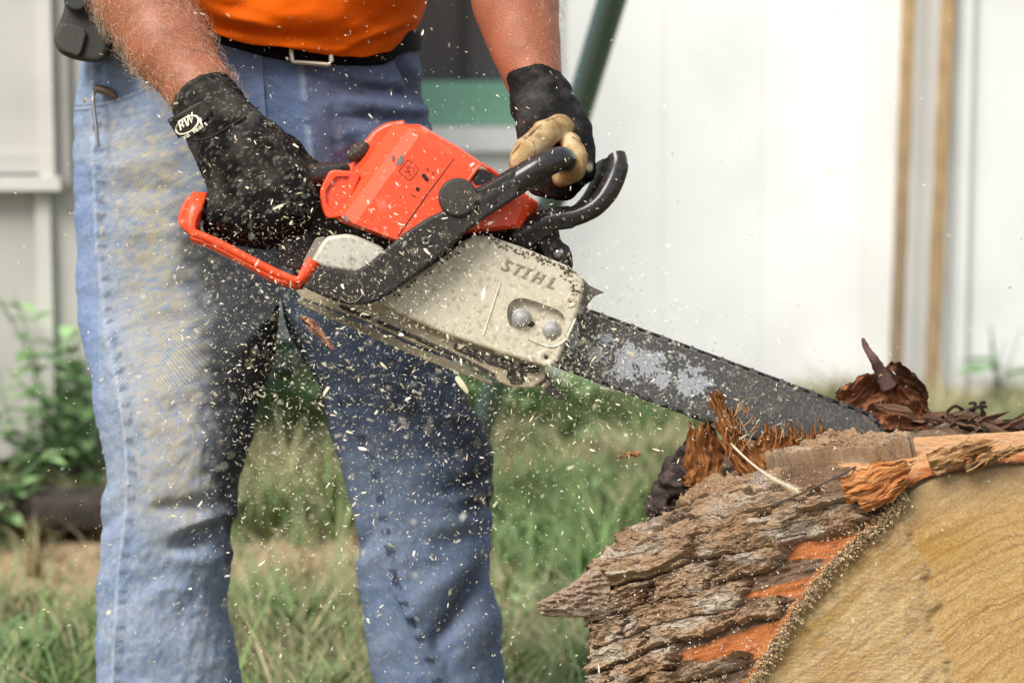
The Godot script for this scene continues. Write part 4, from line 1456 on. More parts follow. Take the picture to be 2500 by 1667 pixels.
	obj(mk, "embossed_mark", std(Color.WHITE, 0.7), cover)
	# opening in the shroud, with its raised lip
	part("vent_opening", hm, cover, rpoly(v2([1152, 438, 1170, 412, 1178, 410, 1212, 430, 1200, 445, 1160, 452]), 4), 2.4462, 2.449, 0, Color.WHITE)
	var lip := MB.new()
	tube(lip, spath([at(1140, 446, 2.446), at(1158, 420, 2.446), at(1170, 405, 2.448), at(1182, 404, 2.450), at(1214, 426, 2.456)], 5), [0.0024], 8, orange)
	obj(lip, "vent_lip", om, cover)
	# worn patches where the paint is rubbed off
	for w in [[974, 392, 10, 16, 0.6], [845, 533, 6, 14, -0.5], [958, 384, 5, 9, 0.2]]:
		var pp := PackedVector2Array()
		for k in 20:
			var a = TAU * k / 20.0
			pp.append(Vector2(w[0], w[1]) + (Vector2(cos(a) * w[2], sin(a) * w[3]) * (0.75 + 0.5 * nz.get_noise_2d(k * 0.9, w[0]))).rotated(w[4]))
		var wb := MB.new()
		for k in 20:
			var f = (pp[k].x - 852.0) / 168.0
		cap(wb, pp, func(p):
			var u = ((p.x - lerpf(1001, 838, (p.y - 310.0) / 220.0)) / 28.0)
			return lerpf(2.4583, 2.4468, clampf(u, 0, 1)) - 0.0006, lc(0.16, 0.14, 0.15))
		obj(wb, "worn_patch", std(Color.WHITE, 0.6), cover)
	# the lug with its recess, left of the cover
	var lug := MB.new()
	prism(lug, rpoly(v2([805, 414, 866, 418, 880, 428, 838, 530, 796, 534, 781, 500, 780, 462]), 12, 5), 2.466, 2.58, 5, orange, [rpoly(v2([818, 430, 854, 430, 818, 508, 806, 512, 795, 494, 793, 466]), 7, 4)], 0.004)
	obj(lug, "air_filter_lug", om, cover)
	var kn := MB.new()
	var kax = (RT * -0.60 + UP * 0.72 - FW * 0.35).normalized()
	lathe(kn, at(882, 379, 2.512), kax, [[0.0005, 0.013], [0.009, 0.0125], [0.0125, 0.0115], [0.0135, 0.009], [0.0135, 0.003], [0.012, 0.001], [0.009, -0.001], [0.008, -0.012]], 96, lc(0.035, 0.033, 0.028), 0.055, 12)
	obj(kn, "filter_knob", bm, t)
	# cream tank housing under the cover
	part("tank_housing", cm, t, rpoly(v2([757, 640, 787, 588, 800, 576, 850, 570, 884, 580, 940, 606, 940, 640, 885, 668, 826, 660, 780, 650]), 14, 5), 2.458, 2.58, 11, lc(0.47, 0.45, 0.38))
	part("housing_side", std(Color.WHITE, 0.35, {"spec": 0.5}), t, rpoly(v2([738, 640, 770, 580, 796, 576, 760, 644]), 6), 2.475, 2.58, 4, lc(0.22, 0.20, 0.16))
	# rear handle: the black grip inside the hand and the orange guard below it
	var gp := MB.new()
	tube(gp, spath([at(470, 512, 2.50), at(520, 505, 2.497), at(600, 500, 2.497), at(700, 470, 2.50), at(760, 434, 2.51), at(840, 426, 2.53)], 6), [0.0145], 20, lc(0.016, 0.016, 0.018), 1.2, FW)
	obj(gp, "rear_grip", bm2, t)
	var gb2 := MB.new()
	prism(gb2, rpoly(v2([664, 560, 738, 545, 770, 590, 756, 640, 735, 660, 680, 650]), 12), 2.49, 2.57, 6, lc(0.011, 0.011, 0.012))
	obj(gb2, "trigger_housing", dm, t)
	var rg := MB.new()
	var gpath = spath([Vector3(486, 470, 2.488), Vector3(478, 500, 2.468), Vector3(466, 540, 2.463), Vector3(470, 566, 2.462), Vector3(492, 577, 2.462), Vector3(540, 598, 2.462), Vector3(620, 640, 2.462), Vector3(690, 674, 2.462), Vector3(726, 686, 2.462), Vector3(744, 672, 2.462), Vector3(768, 636, 2.462)], 8)
	var gr = []
	for k in gpath.size():
		gr.append(0.0052 + 0.0040 * (1.0 - ss(0.0, 0.35, float(k) / gpath.size())) + 0.003 * ss(0.8, 0.95, float(k) / gpath.size()))
	# a channel section: bright upper flange, darker web below it
	var nG = gpath.size()
	var sec = [Vector2(1, -0.3), Vector2(0.9, 0.5), Vector2(0.2, 1.0), Vector2(-0.7, 1.0), Vector2(-1.0, 0.5), Vector2(-1.0, 0.2), Vector2(-0.75, -0.3), Vector2(-0.7, -5.6), Vector2(-0.3, -6.0), Vector2(0.5, -6.0), Vector2(0.9, -5.5)]
	grid(rg, sec.size(), nG, func(i, j):
		var p = a3(gpath[j])
		var tg = (a3(gpath[mini(j + 1, nG - 1)]) - a3(gpath[maxi(j - 1, 0)])).normalized()
		var up_ = tg.cross(FW).normalized()
		var q = sec[i]
		return p + up_ * q.x * gr[j] * -1.0 + FW * (-q.y * 0.007), func(_i, _j, _p): return orange, true)
	obj(rg, "rear_handle_guard", om, t)
	var rw := MB.new()                    # the web under the flange
	var wp = []
	for q in [[470, 590], [520, 608], [600, 650], [680, 692], [735, 706]]:
		wp.append(Vector3(q[0], q[1] - 10.0, 2.474))
	tube(rw, spath(wp, 6).map(func(p): return a3(p)), [0.0062], 12, orange * 0.9, 2.6, FW)
	obj(rw, "guard_web", om, t)
	var ru := MB.new()                    # upright end of the guard
	prism(ru, rpoly(v2([432, 536, 441, 505, 455, 480, 470, 476, 492, 474, 500, 484, 494, 520, 486, 556, 470, 574, 452, 566, 438, 552]), 12, 5), 2.478, 2.515, 7, orange)
	obj(ru, "guard_end", om, t)
	# front handle: plate, hub, round bar
	var plate = rpoly(v2([776, 646, 803, 652, 830, 660, 868, 662, 904, 639, 987, 569, 1044, 531, 1084, 514, 1100, 470, 1130, 452, 1165, 461, 1210, 436, 1256, 410, 1272, 452, 1262, 483, 1196, 524, 1138, 566, 1094, 611, 968, 707, 918, 736, 895, 745, 862, 744, 818, 736, 742, 703]), 14, 4)
	var fh = part("front_handle", bm, t, plate, 2.412, 2.440, 9, blackc)
	var hub := MB.new()
	lathe(hub, at(1118, 482, 2.412), FW, [[0.0004, -0.0045], [0.0175, -0.0042], [0.0200, -0.003], [0.0212, 0.0], [0.0212, 0.03]], 40, lc(0.030, 0.029, 0.029))
	obj(hub, "hub", bm, fh)
	var hc := MB.new()
	var ringp = []
	for k in 33:
		var a = TAU * k / 32.0
		ringp.append(at(1139 + cos(a) * 27.0, 492 + sin(a) * 28.0, 2.4105))
	tube(hc, ringp, [0.0009], 6, lc(0.008, 0.008, 0.008), 1.0, Vector3.ZERO, false)
	obj(hc, "hub_groove", std(Color.WHITE, 0.9), fh)
	part("screw_hole", hm, fh, circ(1204, 491, 9.5, 20), 2.4112, 2.414, 0, Color.WHITE)
	var scp = MB.new()
	lathe(scp, at(1040, 588, 2.4118), FW, [[0.0015, 0.0], [0.0016, -0.0016], [0.0045, -0.0018], [0.0050, -0.0008], [0.0050, 0.004]], 20, lc(0.10, 0.095, 0.085))
	obj(scp, "screw", std(Color.WHITE, 0.4, {"metal": 0.5}), fh)
	var cr := MB.new()
	var rp2 = []
	for k in 22:
		var a = -1.0 + 3.6 * k / 21.0
		rp2.append(at(856 + cos(a) * 30.0, 708 + sin(a) * 30.0, 2.4108))
	tube(cr, rp2, [0.0006], 5, lc(0.20, 0.18, 0.16))
	obj(cr, "plug_rim", std(Color.WHITE, 0.6), fh)
	var bar_ := MB.new()
	tube(bar_, spath([at(1170, 497, 2.428), at(1220, 466, 2.427), at(1270, 437, 2.427), at(1320, 407, 2.428), at(1356, 390, 2.434), at(1374, 388, 2.446), at(1380, 392, 2.464), at(1380, 394, 2.50), at(1376, 394, 2.56), at(1372, 400, 2.64), at(1340, 440, 2.68)], 6), [0.0160, 0.0155, 0.0148, 0.0142, 0.0135, 0.0130, 0.0130, 0.0130, 0.0130, 0.013, 0.013].map(func(r): return r).reduce(func(acc, r):
		for k in 6: acc.append(r)
		return acc, []), 24, blackc)
	obj(bar_, "handle_bar", bm2, fh)
	# hand guard in front of the hand
	var ga = spath([Vector3(1262, 578, 2.478), Vector3(1300, 562, 2.474), Vector3(1345, 537, 2.470), Vector3(1400, 528, 2.468), Vector3(1446, 508, 2.468), Vector3(1480, 474, 2.468), Vector3(1503, 428, 2.470), Vector3(1509, 398, 2.472), Vector3(1505, 378, 2.476)], 6)
	var gbk = spath([Vector3(1300, 548, 2.56), Vector3(1320, 536, 2.57), Vector3(1355, 520, 2.58), Vector3(1392, 512, 2.59), Vector3(1418, 490, 2.60), Vector3(1438, 460, 2.60), Vector3(1452, 424, 2.60), Vector3(1458, 404, 2.60), Vector3(1462, 394, 2.60)], 6)
	var hg := MB.new()
	tube(hg, ga.map(func(p): return a3(p)), [0.0155, 0.0150, 0.0128, 0.0112, 0.0115, 0.0120, 0.0118, 0.0105, 0.0080].reduce(func(acc, r):
		for k in 6: acc.append(r)
		return acc, []), 18, blackc)
	var guard = obj(hg, "hand_guard", bm2, t)
	var hp := MB.new()
	for side in 2:
		grid(hp, 16, ga.size(), func(i, j):
			var f = i / 15.0
			var p = a3(ga[j]).lerp(a3(gbk[j]), f)
			var tg = (a3(ga[mini(j + 1, ga.size() - 1)]) - a3(ga[maxi(j - 1, 0)])).normalized()
			var o = tg.cross(FW).normalized()
			return p + o * (0.004 * sin(PI * f) + (0.0022 if side else -0.0022)), func(_i, _j, _p): return lc(0.014, 0.014, 0.016), false, side == 1)
	obj(hp, "guard_plate", bm2, guard)
	for f in [0.3, 0.55, 0.85]:
		var rb := MB.new()
		var pts = []
		for j in ga.size():
			if j < 8: continue
			var tg = (a3(ga[mini(j + 1, ga.size() - 1)]) - a3(ga[maxi(j - 1, 0)])).normalized()
			pts.append(a3(ga[j]).lerp(a3(gbk[j]), f) - tg.cross(FW).normalized() * 0.003)
		tube(rb, pts, [0.0028], 8, lc(0.03, 0.03, 0.034))
		obj(rb, "guard_rib", bm2, guard)
	# crankcase under the side cover
	part("crankcase", cm, t, rpoly(v2([719, 707, 760, 700, 918, 735, 1000, 760, 1230, 850, 1330, 890, 1332, 925, 1300, 950, 1240, 944, 1205, 925, 1100, 872, 1000, 836, 900, 790, 800, 752, 735, 728]), 10), 2.462, 2.60, 6, lc(0.30, 0.25, 0.165), [circ(1262, 917, 25, 20)], 0.02)
	part("base_strip", dm, t, rpoly(v2([735, 730, 800, 756, 900, 796, 1000, 842, 1100, 880, 1205, 932, 1200, 940, 1090, 900, 990, 860, 880, 812, 790, 772, 722, 738]), 4), 2.458, 2.60, 2, lc(0.12, 0.10, 0.06))
	var gv := MB.new()
	tube(gv, [at(830, 748, 2.4606), at(910, 780, 2.4606), at(1010, 822, 2.4606), at(1110, 866, 2.4606), at(1206, 915, 2.4606)], [0.0022], 6, lc(0.012, 0.011, 0.01))
	obj(gv, "case_joint", dm, t)
	part("chain_catcher", dm, t, rpoly(v2([1110, 838, 1180, 860, 1260, 884, 1316, 896, 1316, 912, 1250, 905, 1170, 880, 1105, 850]), 6), 2.4585, 2.50, 3, lc(0.012, 0.011, 0.01))
	# bumper spikes
	part("bumper_spike", std(Color.WHITE, 0.45, {"metal": 0.7}), t, PackedVector2Array(v2([1400, 672, 1424, 680, 1440, 697, 1476, 714, 1450, 724, 1436, 742, 1428, 765, 1400, 770])), 2.488, 2.497, 1.5, lc(0.16, 0.14, 0.12))
	part("bumper_spike", std(Color.WHITE, 0.45, {"metal": 0.7}), t, PackedVector2Array(v2([1300, 895, 1340, 915, 1352, 935, 1376, 976, 1345, 966, 1318, 940, 1296, 930])), 2.492, 2.50, 1.5, lc(0.10, 0.08, 0.085))
	# side cover, with the recess for the two bar nuts
	var outline = rpoly(v2([924, 739, 1000, 684, 1082, 627, 1136, 584, 1167, 573, 1200, 577, 1278, 604, 1392, 651, 1423, 678, 1426, 700, 1419, 734, 1400, 795, 1377, 845, 1366, 879, 1339, 896, 1316, 891, 1224, 864, 1090, 818, 994, 776]), 14, 4)
	var kid = rpoly(v2([1237, 770, 1240, 745, 1256, 729, 1280, 727, 1320, 740, 1362, 756, 1376, 768, 1381, 792, 1372, 818, 1352, 834, 1328, 832, 1290, 818, 1262, 808, 1243, 794]), 10, 3)
	var sc := MB.new()
	prism(sc, outline, 2.4445, 2.497, 11, cream, [kid], 0.010)
	var side = obj(sc, "side_cover", cm, t)
	side.set_meta("label", "worn cream metal side cover with raised lettering")
	for q in [[1272, 776, 24.0], [1345, 803, 23.0]]:
		var nb := MB.new()
		var r = q[2] * mpx(2.447)
		lathe(nb, at(q[0], q[1], 2.4545), FW, [[0.0004, -0.0112], [r * 0.22, -0.0112], [r * 0.26, -0.0104], [r * 0.50, -0.0104], [r * 0.62, -0.0095], [r * 0.64, -0.005], [r * 0.95, -0.0042], [r, -0.003], [r, 0.002]], 30, lc(0.34, 0.34, 0.34))
		for k in 6:
			var a = TAU * k / 6.0
			var pa = at(q[0] + cos(a) * q[2] * 0.74, q[1] + sin(a) * q[2] * 0.74, 2.4450)
			var pb = at(q[0] + cos(a + TAU / 6) * q[2] * 0.74, q[1] + sin(a + TAU / 6) * q[2] * 0.74, 2.4450)
			var pc = at(q[0], q[1], 2.4446)
			var nn = ((pa + pb) * 0.5 - pc).normalized()
			var b0 = nb.v.size()
			nb.add(pa, -FW, lc(0.4, 0.4, 0.4)); nb.add(pb, -FW, lc(0.4, 0.4, 0.4)); nb.add(pc, -FW, lc(0.4, 0.4, 0.4))
			nb.tri(b0, b0 + 1, b0 + 2)
			b0 = nb.v.size()
			nb.add(pa, nn, lc(0.35, 0.35, 0.35)); nb.add(pb, nn, lc(0.35, 0.35, 0.35)); nb.add(pb + FW * 0.009, nn, lc(0.35, 0.35, 0.35)); nb.add(pa + FW * 0.009, nn, lc(0.35, 0.35, 0.35))
			nb.quad(b0, b0 + 1, b0 + 2, b0 + 3)
		obj(nb, "bar_nut", std(Color.WHITE, 0.62, {"metal": 0.35, "dust": "dust_mid", "tri": 10.0}), side)
	part("adjuster_hole", hm, side, circ(1297, 791, 9, 16, 7), 2.4536, 2.4543, 0, Color.WHITE)
	for q in [[1393, 737, 15.0, 2.2], [1334, 873, 21.0, 5.0]]:
		var bs := MB.new()
		lathe(bs, at(q[0], q[1], 2.4445), FW, [[q[3] * mpx(2.44), 0.004], [q[3] * mpx(2.44), -0.0012], [q[2] * mpx(2.44) * 0.85, -0.0014], [q[2] * mpx(2.44), -0.0002], [q[2] * mpx(2.44), 0.002]], 26, lc(0.50, 0.44, 0.33))
		obj(bs, "screw_boss", cm, side)
		part("screw_hole", hm, side, circ(q[0], q[1], q[3], 14), 2.4442, 2.446, 0, Color.WHITE)
	var rib := MB.new()
	tube(rib, [at(1222, 688, 2.4445), at(1201, 754, 2.4445), at(1180, 819, 2.4445)], [0.0011], 8, lc(0.58, 0.55, 0.45))
	obj(rib, "rib", cm, side)
	var rim := MB.new()
	var rpts = []
	for p in [[1290, 826], [1326, 842], [1352, 846], [1378, 832], [1394, 804], [1405, 778]]:
		rpts.append(Vector3(p[0], p[1], 2.4445))
	tube(rim, spath(rpts, 5).map(func(p): return a3(p)), [0.0014], 8, lc(0.58, 0.55, 0.46))
	obj(rim, "raised_rim", cm, side)
	var letters = std(lc(0.20, 0.18, 0.14), 0.8, {"vc": false})
	var word = "STIHL"
	var xs = [0, 20, 40, 58, 88]
	for k in 5:
		var p = Vector2(1219, 650).lerp(Vector2(1344, 697), xs[k] / 100.0)
		text_on(word[k], p.x + 1.0, p.y + 7.0, 2.4438, 0.0125, -0.39, letters, side, true, 0.25)
	# grime at the cover's front edge
	var gr_ := MB.new()
	for k in 240:
		var f = rng.randf()
		var p: Vector2
		if f < 0.5: p = Vector2(1195, 580).lerp(Vector2(1392, 655), rng.randf()) + Vector2(rng.randfn() * 5.0, rng.randfn() * 5.0 + 6.0)
		elif f < 0.75: p = Vector2(1392, 655).lerp(Vector2(1420, 725), rng.randf()) + Vector2(rng.randfn() * 7.0 - 6.0, rng.randfn() * 6.0)
		else: p = Vector2(960, 716).lerp(Vector2(1136, 590), rng.randf()) + Vector2(rng.randfn() * 4.0 + 6.0, rng.randfn() * 4.0 + 7.0)
		if not Geometry2D.is_point_in_polygon(p, outline): continue
		var b0 = gr_.v.size()
		var r = rng.randf_range(1.2, 4.5)
		for e in 6:
			var a = TAU * e / 6.0
			gr_.add(at(p.x + cos(a) * r * rng.randf_range(0.5, 1.3), p.y + sin(a) * r * rng.randf_range(0.4, 0.9), 2.4441), -FW, lc(0.09, 0.065, 0.04))
		for e in 4:
			gr_.tri(b0, b0 + e + 1, b0 + e + 2)
	var go = obj(gr_, "grime", std(Color.WHITE, 0.9), side)
	go.set_meta("kind", "stuff")
	guide_bar(t)

func guide_bar(t: Node3D) -> void:
	var dark = lc(0.085, 0.083, 0.080)
	var paint = lc(0.40, 0.42, 0.45)
	# axis of the bar in pixels
	var a0 = Vector2(1370, 815)
	var a1 = Vector2(2096, 1082)
	var u = (a1 - a0).normalized()
	var w = Vector2(-u.y, u.x)
	var L = a0.distance_to(a1)
	var half = func(s: float) -> float: return lerpf(74.0, 70.0, s / L) if s < L else 70.0
	var mb := MB.new()
	var NS = 420
	var NW = 84
	grid(mb, NW, NS, func(i, j):
		var s = (L + 66.0) * j / (NS - 1)
		var h = 72.0 * (1.0 if s < L - 30.0 else sqrt(maxf(0.0, 1.0 - pow((s - L + 30.0) / 96.0, 2.0))))
		var y = (i / (NW - 1.0) * 2.0 - 1.0) * h
		var p = a0 + u * s + w * y
		return at(p.x, p.y, 2.4975), func(i, j, _p):
		var s = (L + 66.0) * j / (NS - 1)
		var y = (i / (NW - 1.0) * 2.0 - 1.0)
		var n = nf.get_noise_2d(s * 0.018 + 3.0, y * 1.5)
		var n2 = nf.get_noise_2d(s * 0.09, y * 6.0)
		var c = dark * (1.0 + 0.5 * n2)
		c = mixc(c, lc(0.15, 0.135, 0.11), ss(0.0, 0.6, n + n2 * 0.6) * ss(240, 460, s) * 0.7)
		var band = exp(-pow((y - 0.02) / 0.62, 4.0))
		var blocks = maxf(exp(-pow((s - 75.0) / 55.0, 4.0)) * 0.7, maxf(exp(-pow((s - 205.0) / 92.0, 4.0)), exp(-pow((s - 350.0) / 52.0, 4.0)) * 0.85))
		var keep = ss(0.36, 0.50, band * blocks * 0.74 + n * 0.8 + n2 * 0.6)
		c = mixc(c, paint * (1.0 + 0.2 * n2), keep * (1.0 - ss(400, 460, s)))
		c = mixc(c, lc(0.42, 0.37, 0.28), ss(0.28, 0.5, n2 + 0.25 * exp(-s / 60.0)) * (0.25 + 0.7 * exp(-s / 50.0)))
		return c, false, true)
	var b0 = MB.new()
	var outl := PackedVector2Array()
	outl.append(a0 - w * 72.0 )
	for k in 21:
		var a = -PI / 2 + PI * k / 20.0
		outl.append(a0 + u * (L - 30.0 + cos(a) * 96.0) + w * (sin(a) * 72.0))
	outl.append(a0 + w * 72.0)
	prism(b0, outl, 2.4980, 2.5018, 0.0, lc(0.06, 0.06, 0.06))
	var bar = obj(b0, "guide_bar", std(Color.WHITE, 0.4, {"metal": 0.6}), t)
	bar.set_meta("label", "long black guide bar with worn pale paint")
	obj(mb, "bar_face", std(Color.WHITE, 0.45, {"spec": 0.5, "tex": "grain", "tri": 8.0, "bump": "rough_h", "bs": 0.02}), bar)
	# chain links all round the bar
	var track = []
	for k in 200:
		track.append(a0 - w * 77.0 + u * (L - 30.0) * k / 199.0)
	for k in range(1, 60):
		var a = -PI / 2 + PI * k / 60.0
		track.append(a0 + u * (L - 30.0 + cos(a) * 101.0) + w * (sin(a) * 77.0))
	for k in 200:
		track.append(a0 + w * 77.0 + u * (L - 30.0) * (1.0 - k / 199.0))
	var len_ = [0.0]
	for k in range(1, track.size()):
		len_.append(len_[-1] + track[k].distance_to(track[k - 1]))
	var where = func(s: float) -> Array:
		var k = len_.bsearch(s)
		k = clampi(k, 1, track.size() - 1)
		var f = clampf((s - len_[k - 1]) / maxf(0.01, len_[k] - len_[k - 1]), 0, 1)
		return [track[k - 1].lerp(track[k], f), (track[k] - track[k - 1]).normalized()]
	var lm = std(Color.WHITE, 0.38, {"metal": 0.75})
	var cb := MB.new()
	for k in track.size():
		pass
	var cps = []
	for k in range(0, track.size(), 4):
		cps.append(at(track[k].x, track[k].y, 2.4999))
	tube(cb, cps, [0.0022], 6, lc(0.035, 0.033, 0.032))
	var chain = obj(cb, "chain", lm, t)
	var s = 6.0
	var k2 = 0
	while s < len_[-1] - 14.0:
		var q = where.call(s)
		var tg: Vector2 = q[1]
		var out_ = Vector2(tg.y, -tg.x)
		var sidez = 2.4958 if k2 % 2 == 0 else 2.5006
		var cutter = k2 % 4 == 0
		var pl := PackedVector2Array()
		var hgt = 7.5 if cutter else 3.5
		for e in [[-10, -4.5], [10, -4.5], [11.5, 0], [10, 2.5], [4, 3.0], [2, 2.0], [-1, 2.0], [-3, hgt], [-10, hgt - 1.5], [-11.5, 0]]:
			pl.append(q[0] + tg * e[0] + out_ * e[1])
		var lb := MB.new()
		prism(lb, pl, sidez, sidez + (0.0058 if cutter else 0.0018), 0.6, lc(0.13, 0.125, 0.12) if cutter else lc(0.075, 0.07, 0.068))
		obj(lb, "cutter_link" if cutter else "tie_strap", lm, chain)
		s += 19.5
		k2 += 1
# ------------------------------------------------------------------ the log
# rim of the cut face (front) and rim at the saw kerf (back), in order from the lower left over the top
const RIM_F := [[1640, 2330], [1655, 2150], [1690, 1960], [1745, 1800], [1828, 1662], [1894, 1560], [1966, 1450], [2049, 1353], [2143, 1270], [2209, 1202], [2275, 1160], [2380, 1140], [2500, 1128], [2700, 1140], [2900, 1220], [3100, 1390], [3220, 1640], [3260, 1900], [3180, 2200], [3000, 2360]]
const RIM_B := [[1420, 2380], [1415, 2230], [1425, 2090], [1432, 1950], [1438, 1810], [1441, 1700], [1441, 1590], [1440, 1490], [1446, 1405], [1560, 1315], [1735, 1180], [1900, 1115], [2120, 1082], [2340, 1062], [2600, 1064], [2860, 1180], [3050, 1480], [3110, 1800], [3050, 2080], [2900, 2250]]
const DF := 2.360
const DB := 2.4890

func rim(tab: Array, t: float) -> Vector2:
	var n = tab.size() - 1
	var f = clampf(t, 0.0, 0.99999) * n
	var i = int(f)
	var g = func(k): return Vector2(tab[clampi(k, 0, n)][0], tab[clampi(k, 0, n)][1])
	return g.call(i).cubic_interpolate(g.call(i + 1), g.call(i - 1), g.call(i + 2), f - i)

func skin_at(s: float, t: float) -> Vector3:      # smooth wood surface under the bark, px py depth; s from the face to the kerf
	var a = rim(RIM_F, t)
	var b = rim(RIM_B, t)
	var p = a.lerp(b, s)
	var bulge = sin(PI * clampf(s, 0, 1)) * 10.0
	var c = Vector2(2560, 1880)
	p += (p - c).normalized() * bulge
	return Vector3(p.x, p.y, lerpf(DF, DB, s) - 0.010 * sin(PI * clampf(s, 0, 1)))

func bark_n(s: float, t: float) -> Vector3:
	var e = 0.012
	var p = a3(skin_at(s, t))
	var a = a3(skin_at(minf(s + e, 1.0), t)) - a3(skin_at(maxf(s - e, 0.0), t))
	var b = a3(skin_at(s, minf(t + e * 0.4, 0.9999))) - a3(skin_at(s, maxf(t - e * 0.4, 0.0)))
	var n = a.cross(b).normalized()
	var c = at(2560, 1880, 2.43)
	return n if n.dot(p - c) > 0.0 else -n

func bark_col(p: Vector3, h: float) -> Color:
	var n1 = nf.get_noise_3dv(p * 16.0)
	var n2 = nf.get_noise_3dv(p * 70.0)
	var n3 = nf.get_noise_3dv(p * 240.0)
	var c = mixc(lc(0.43, 0.265, 0.155), lc(0.60, 0.43, 0.28), 0.5 + n1 * 0.8 + n2 * 0.5)
	c = mixc(c, lc(0.52, 0.45, 0.39), ss(0.12, 0.5, n1 * 0.8 + n2 * 0.5) * 0.7)
	c = mixc(c, lc(0.14, 0.075, 0.045), ss(0.1, 0.5, n3 + n2 * 0.6) * 0.55)
	return c * (0.9 + 0.35 * n3)

func pedge(t: float) -> float:                   # how far from the rim the bark is missing
	var e = 0.03
	for q in [[0.385, 0.020, 0.24], [0.326, 0.012, 0.15], [0.262, 0.022, 0.26], [0.19, 0.02, 0.12]]:
		e = maxf(e, q[2] * 1.45 * (1.0 - ss(q[1] * 0.7, q[1] * 1.25, absf(t - q[0]))) * (1.0 + 0.8 * (t - q[0]) / q[1]))
	return e + 0.02 * nf.get_noise_2d(t * 60.0, 2.0)

func peeled(s: float, t: float) -> float:         # where the bark is torn off along the rim and the orange inner bark shows
	var edge = pedge(t)
	var m = 1.0 - ss(edge - 0.015, edge + 0.015, s)
	m *= ss(0.15, 0.17, t) * (1.0 - ss(0.425, 0.44, t))
	var top = ss(0.468, 0.482, t - 0.15 * s + 0.03 * nf.get_noise_2d(s * 6.0, t * 40.0))
	return maxf(m, top)

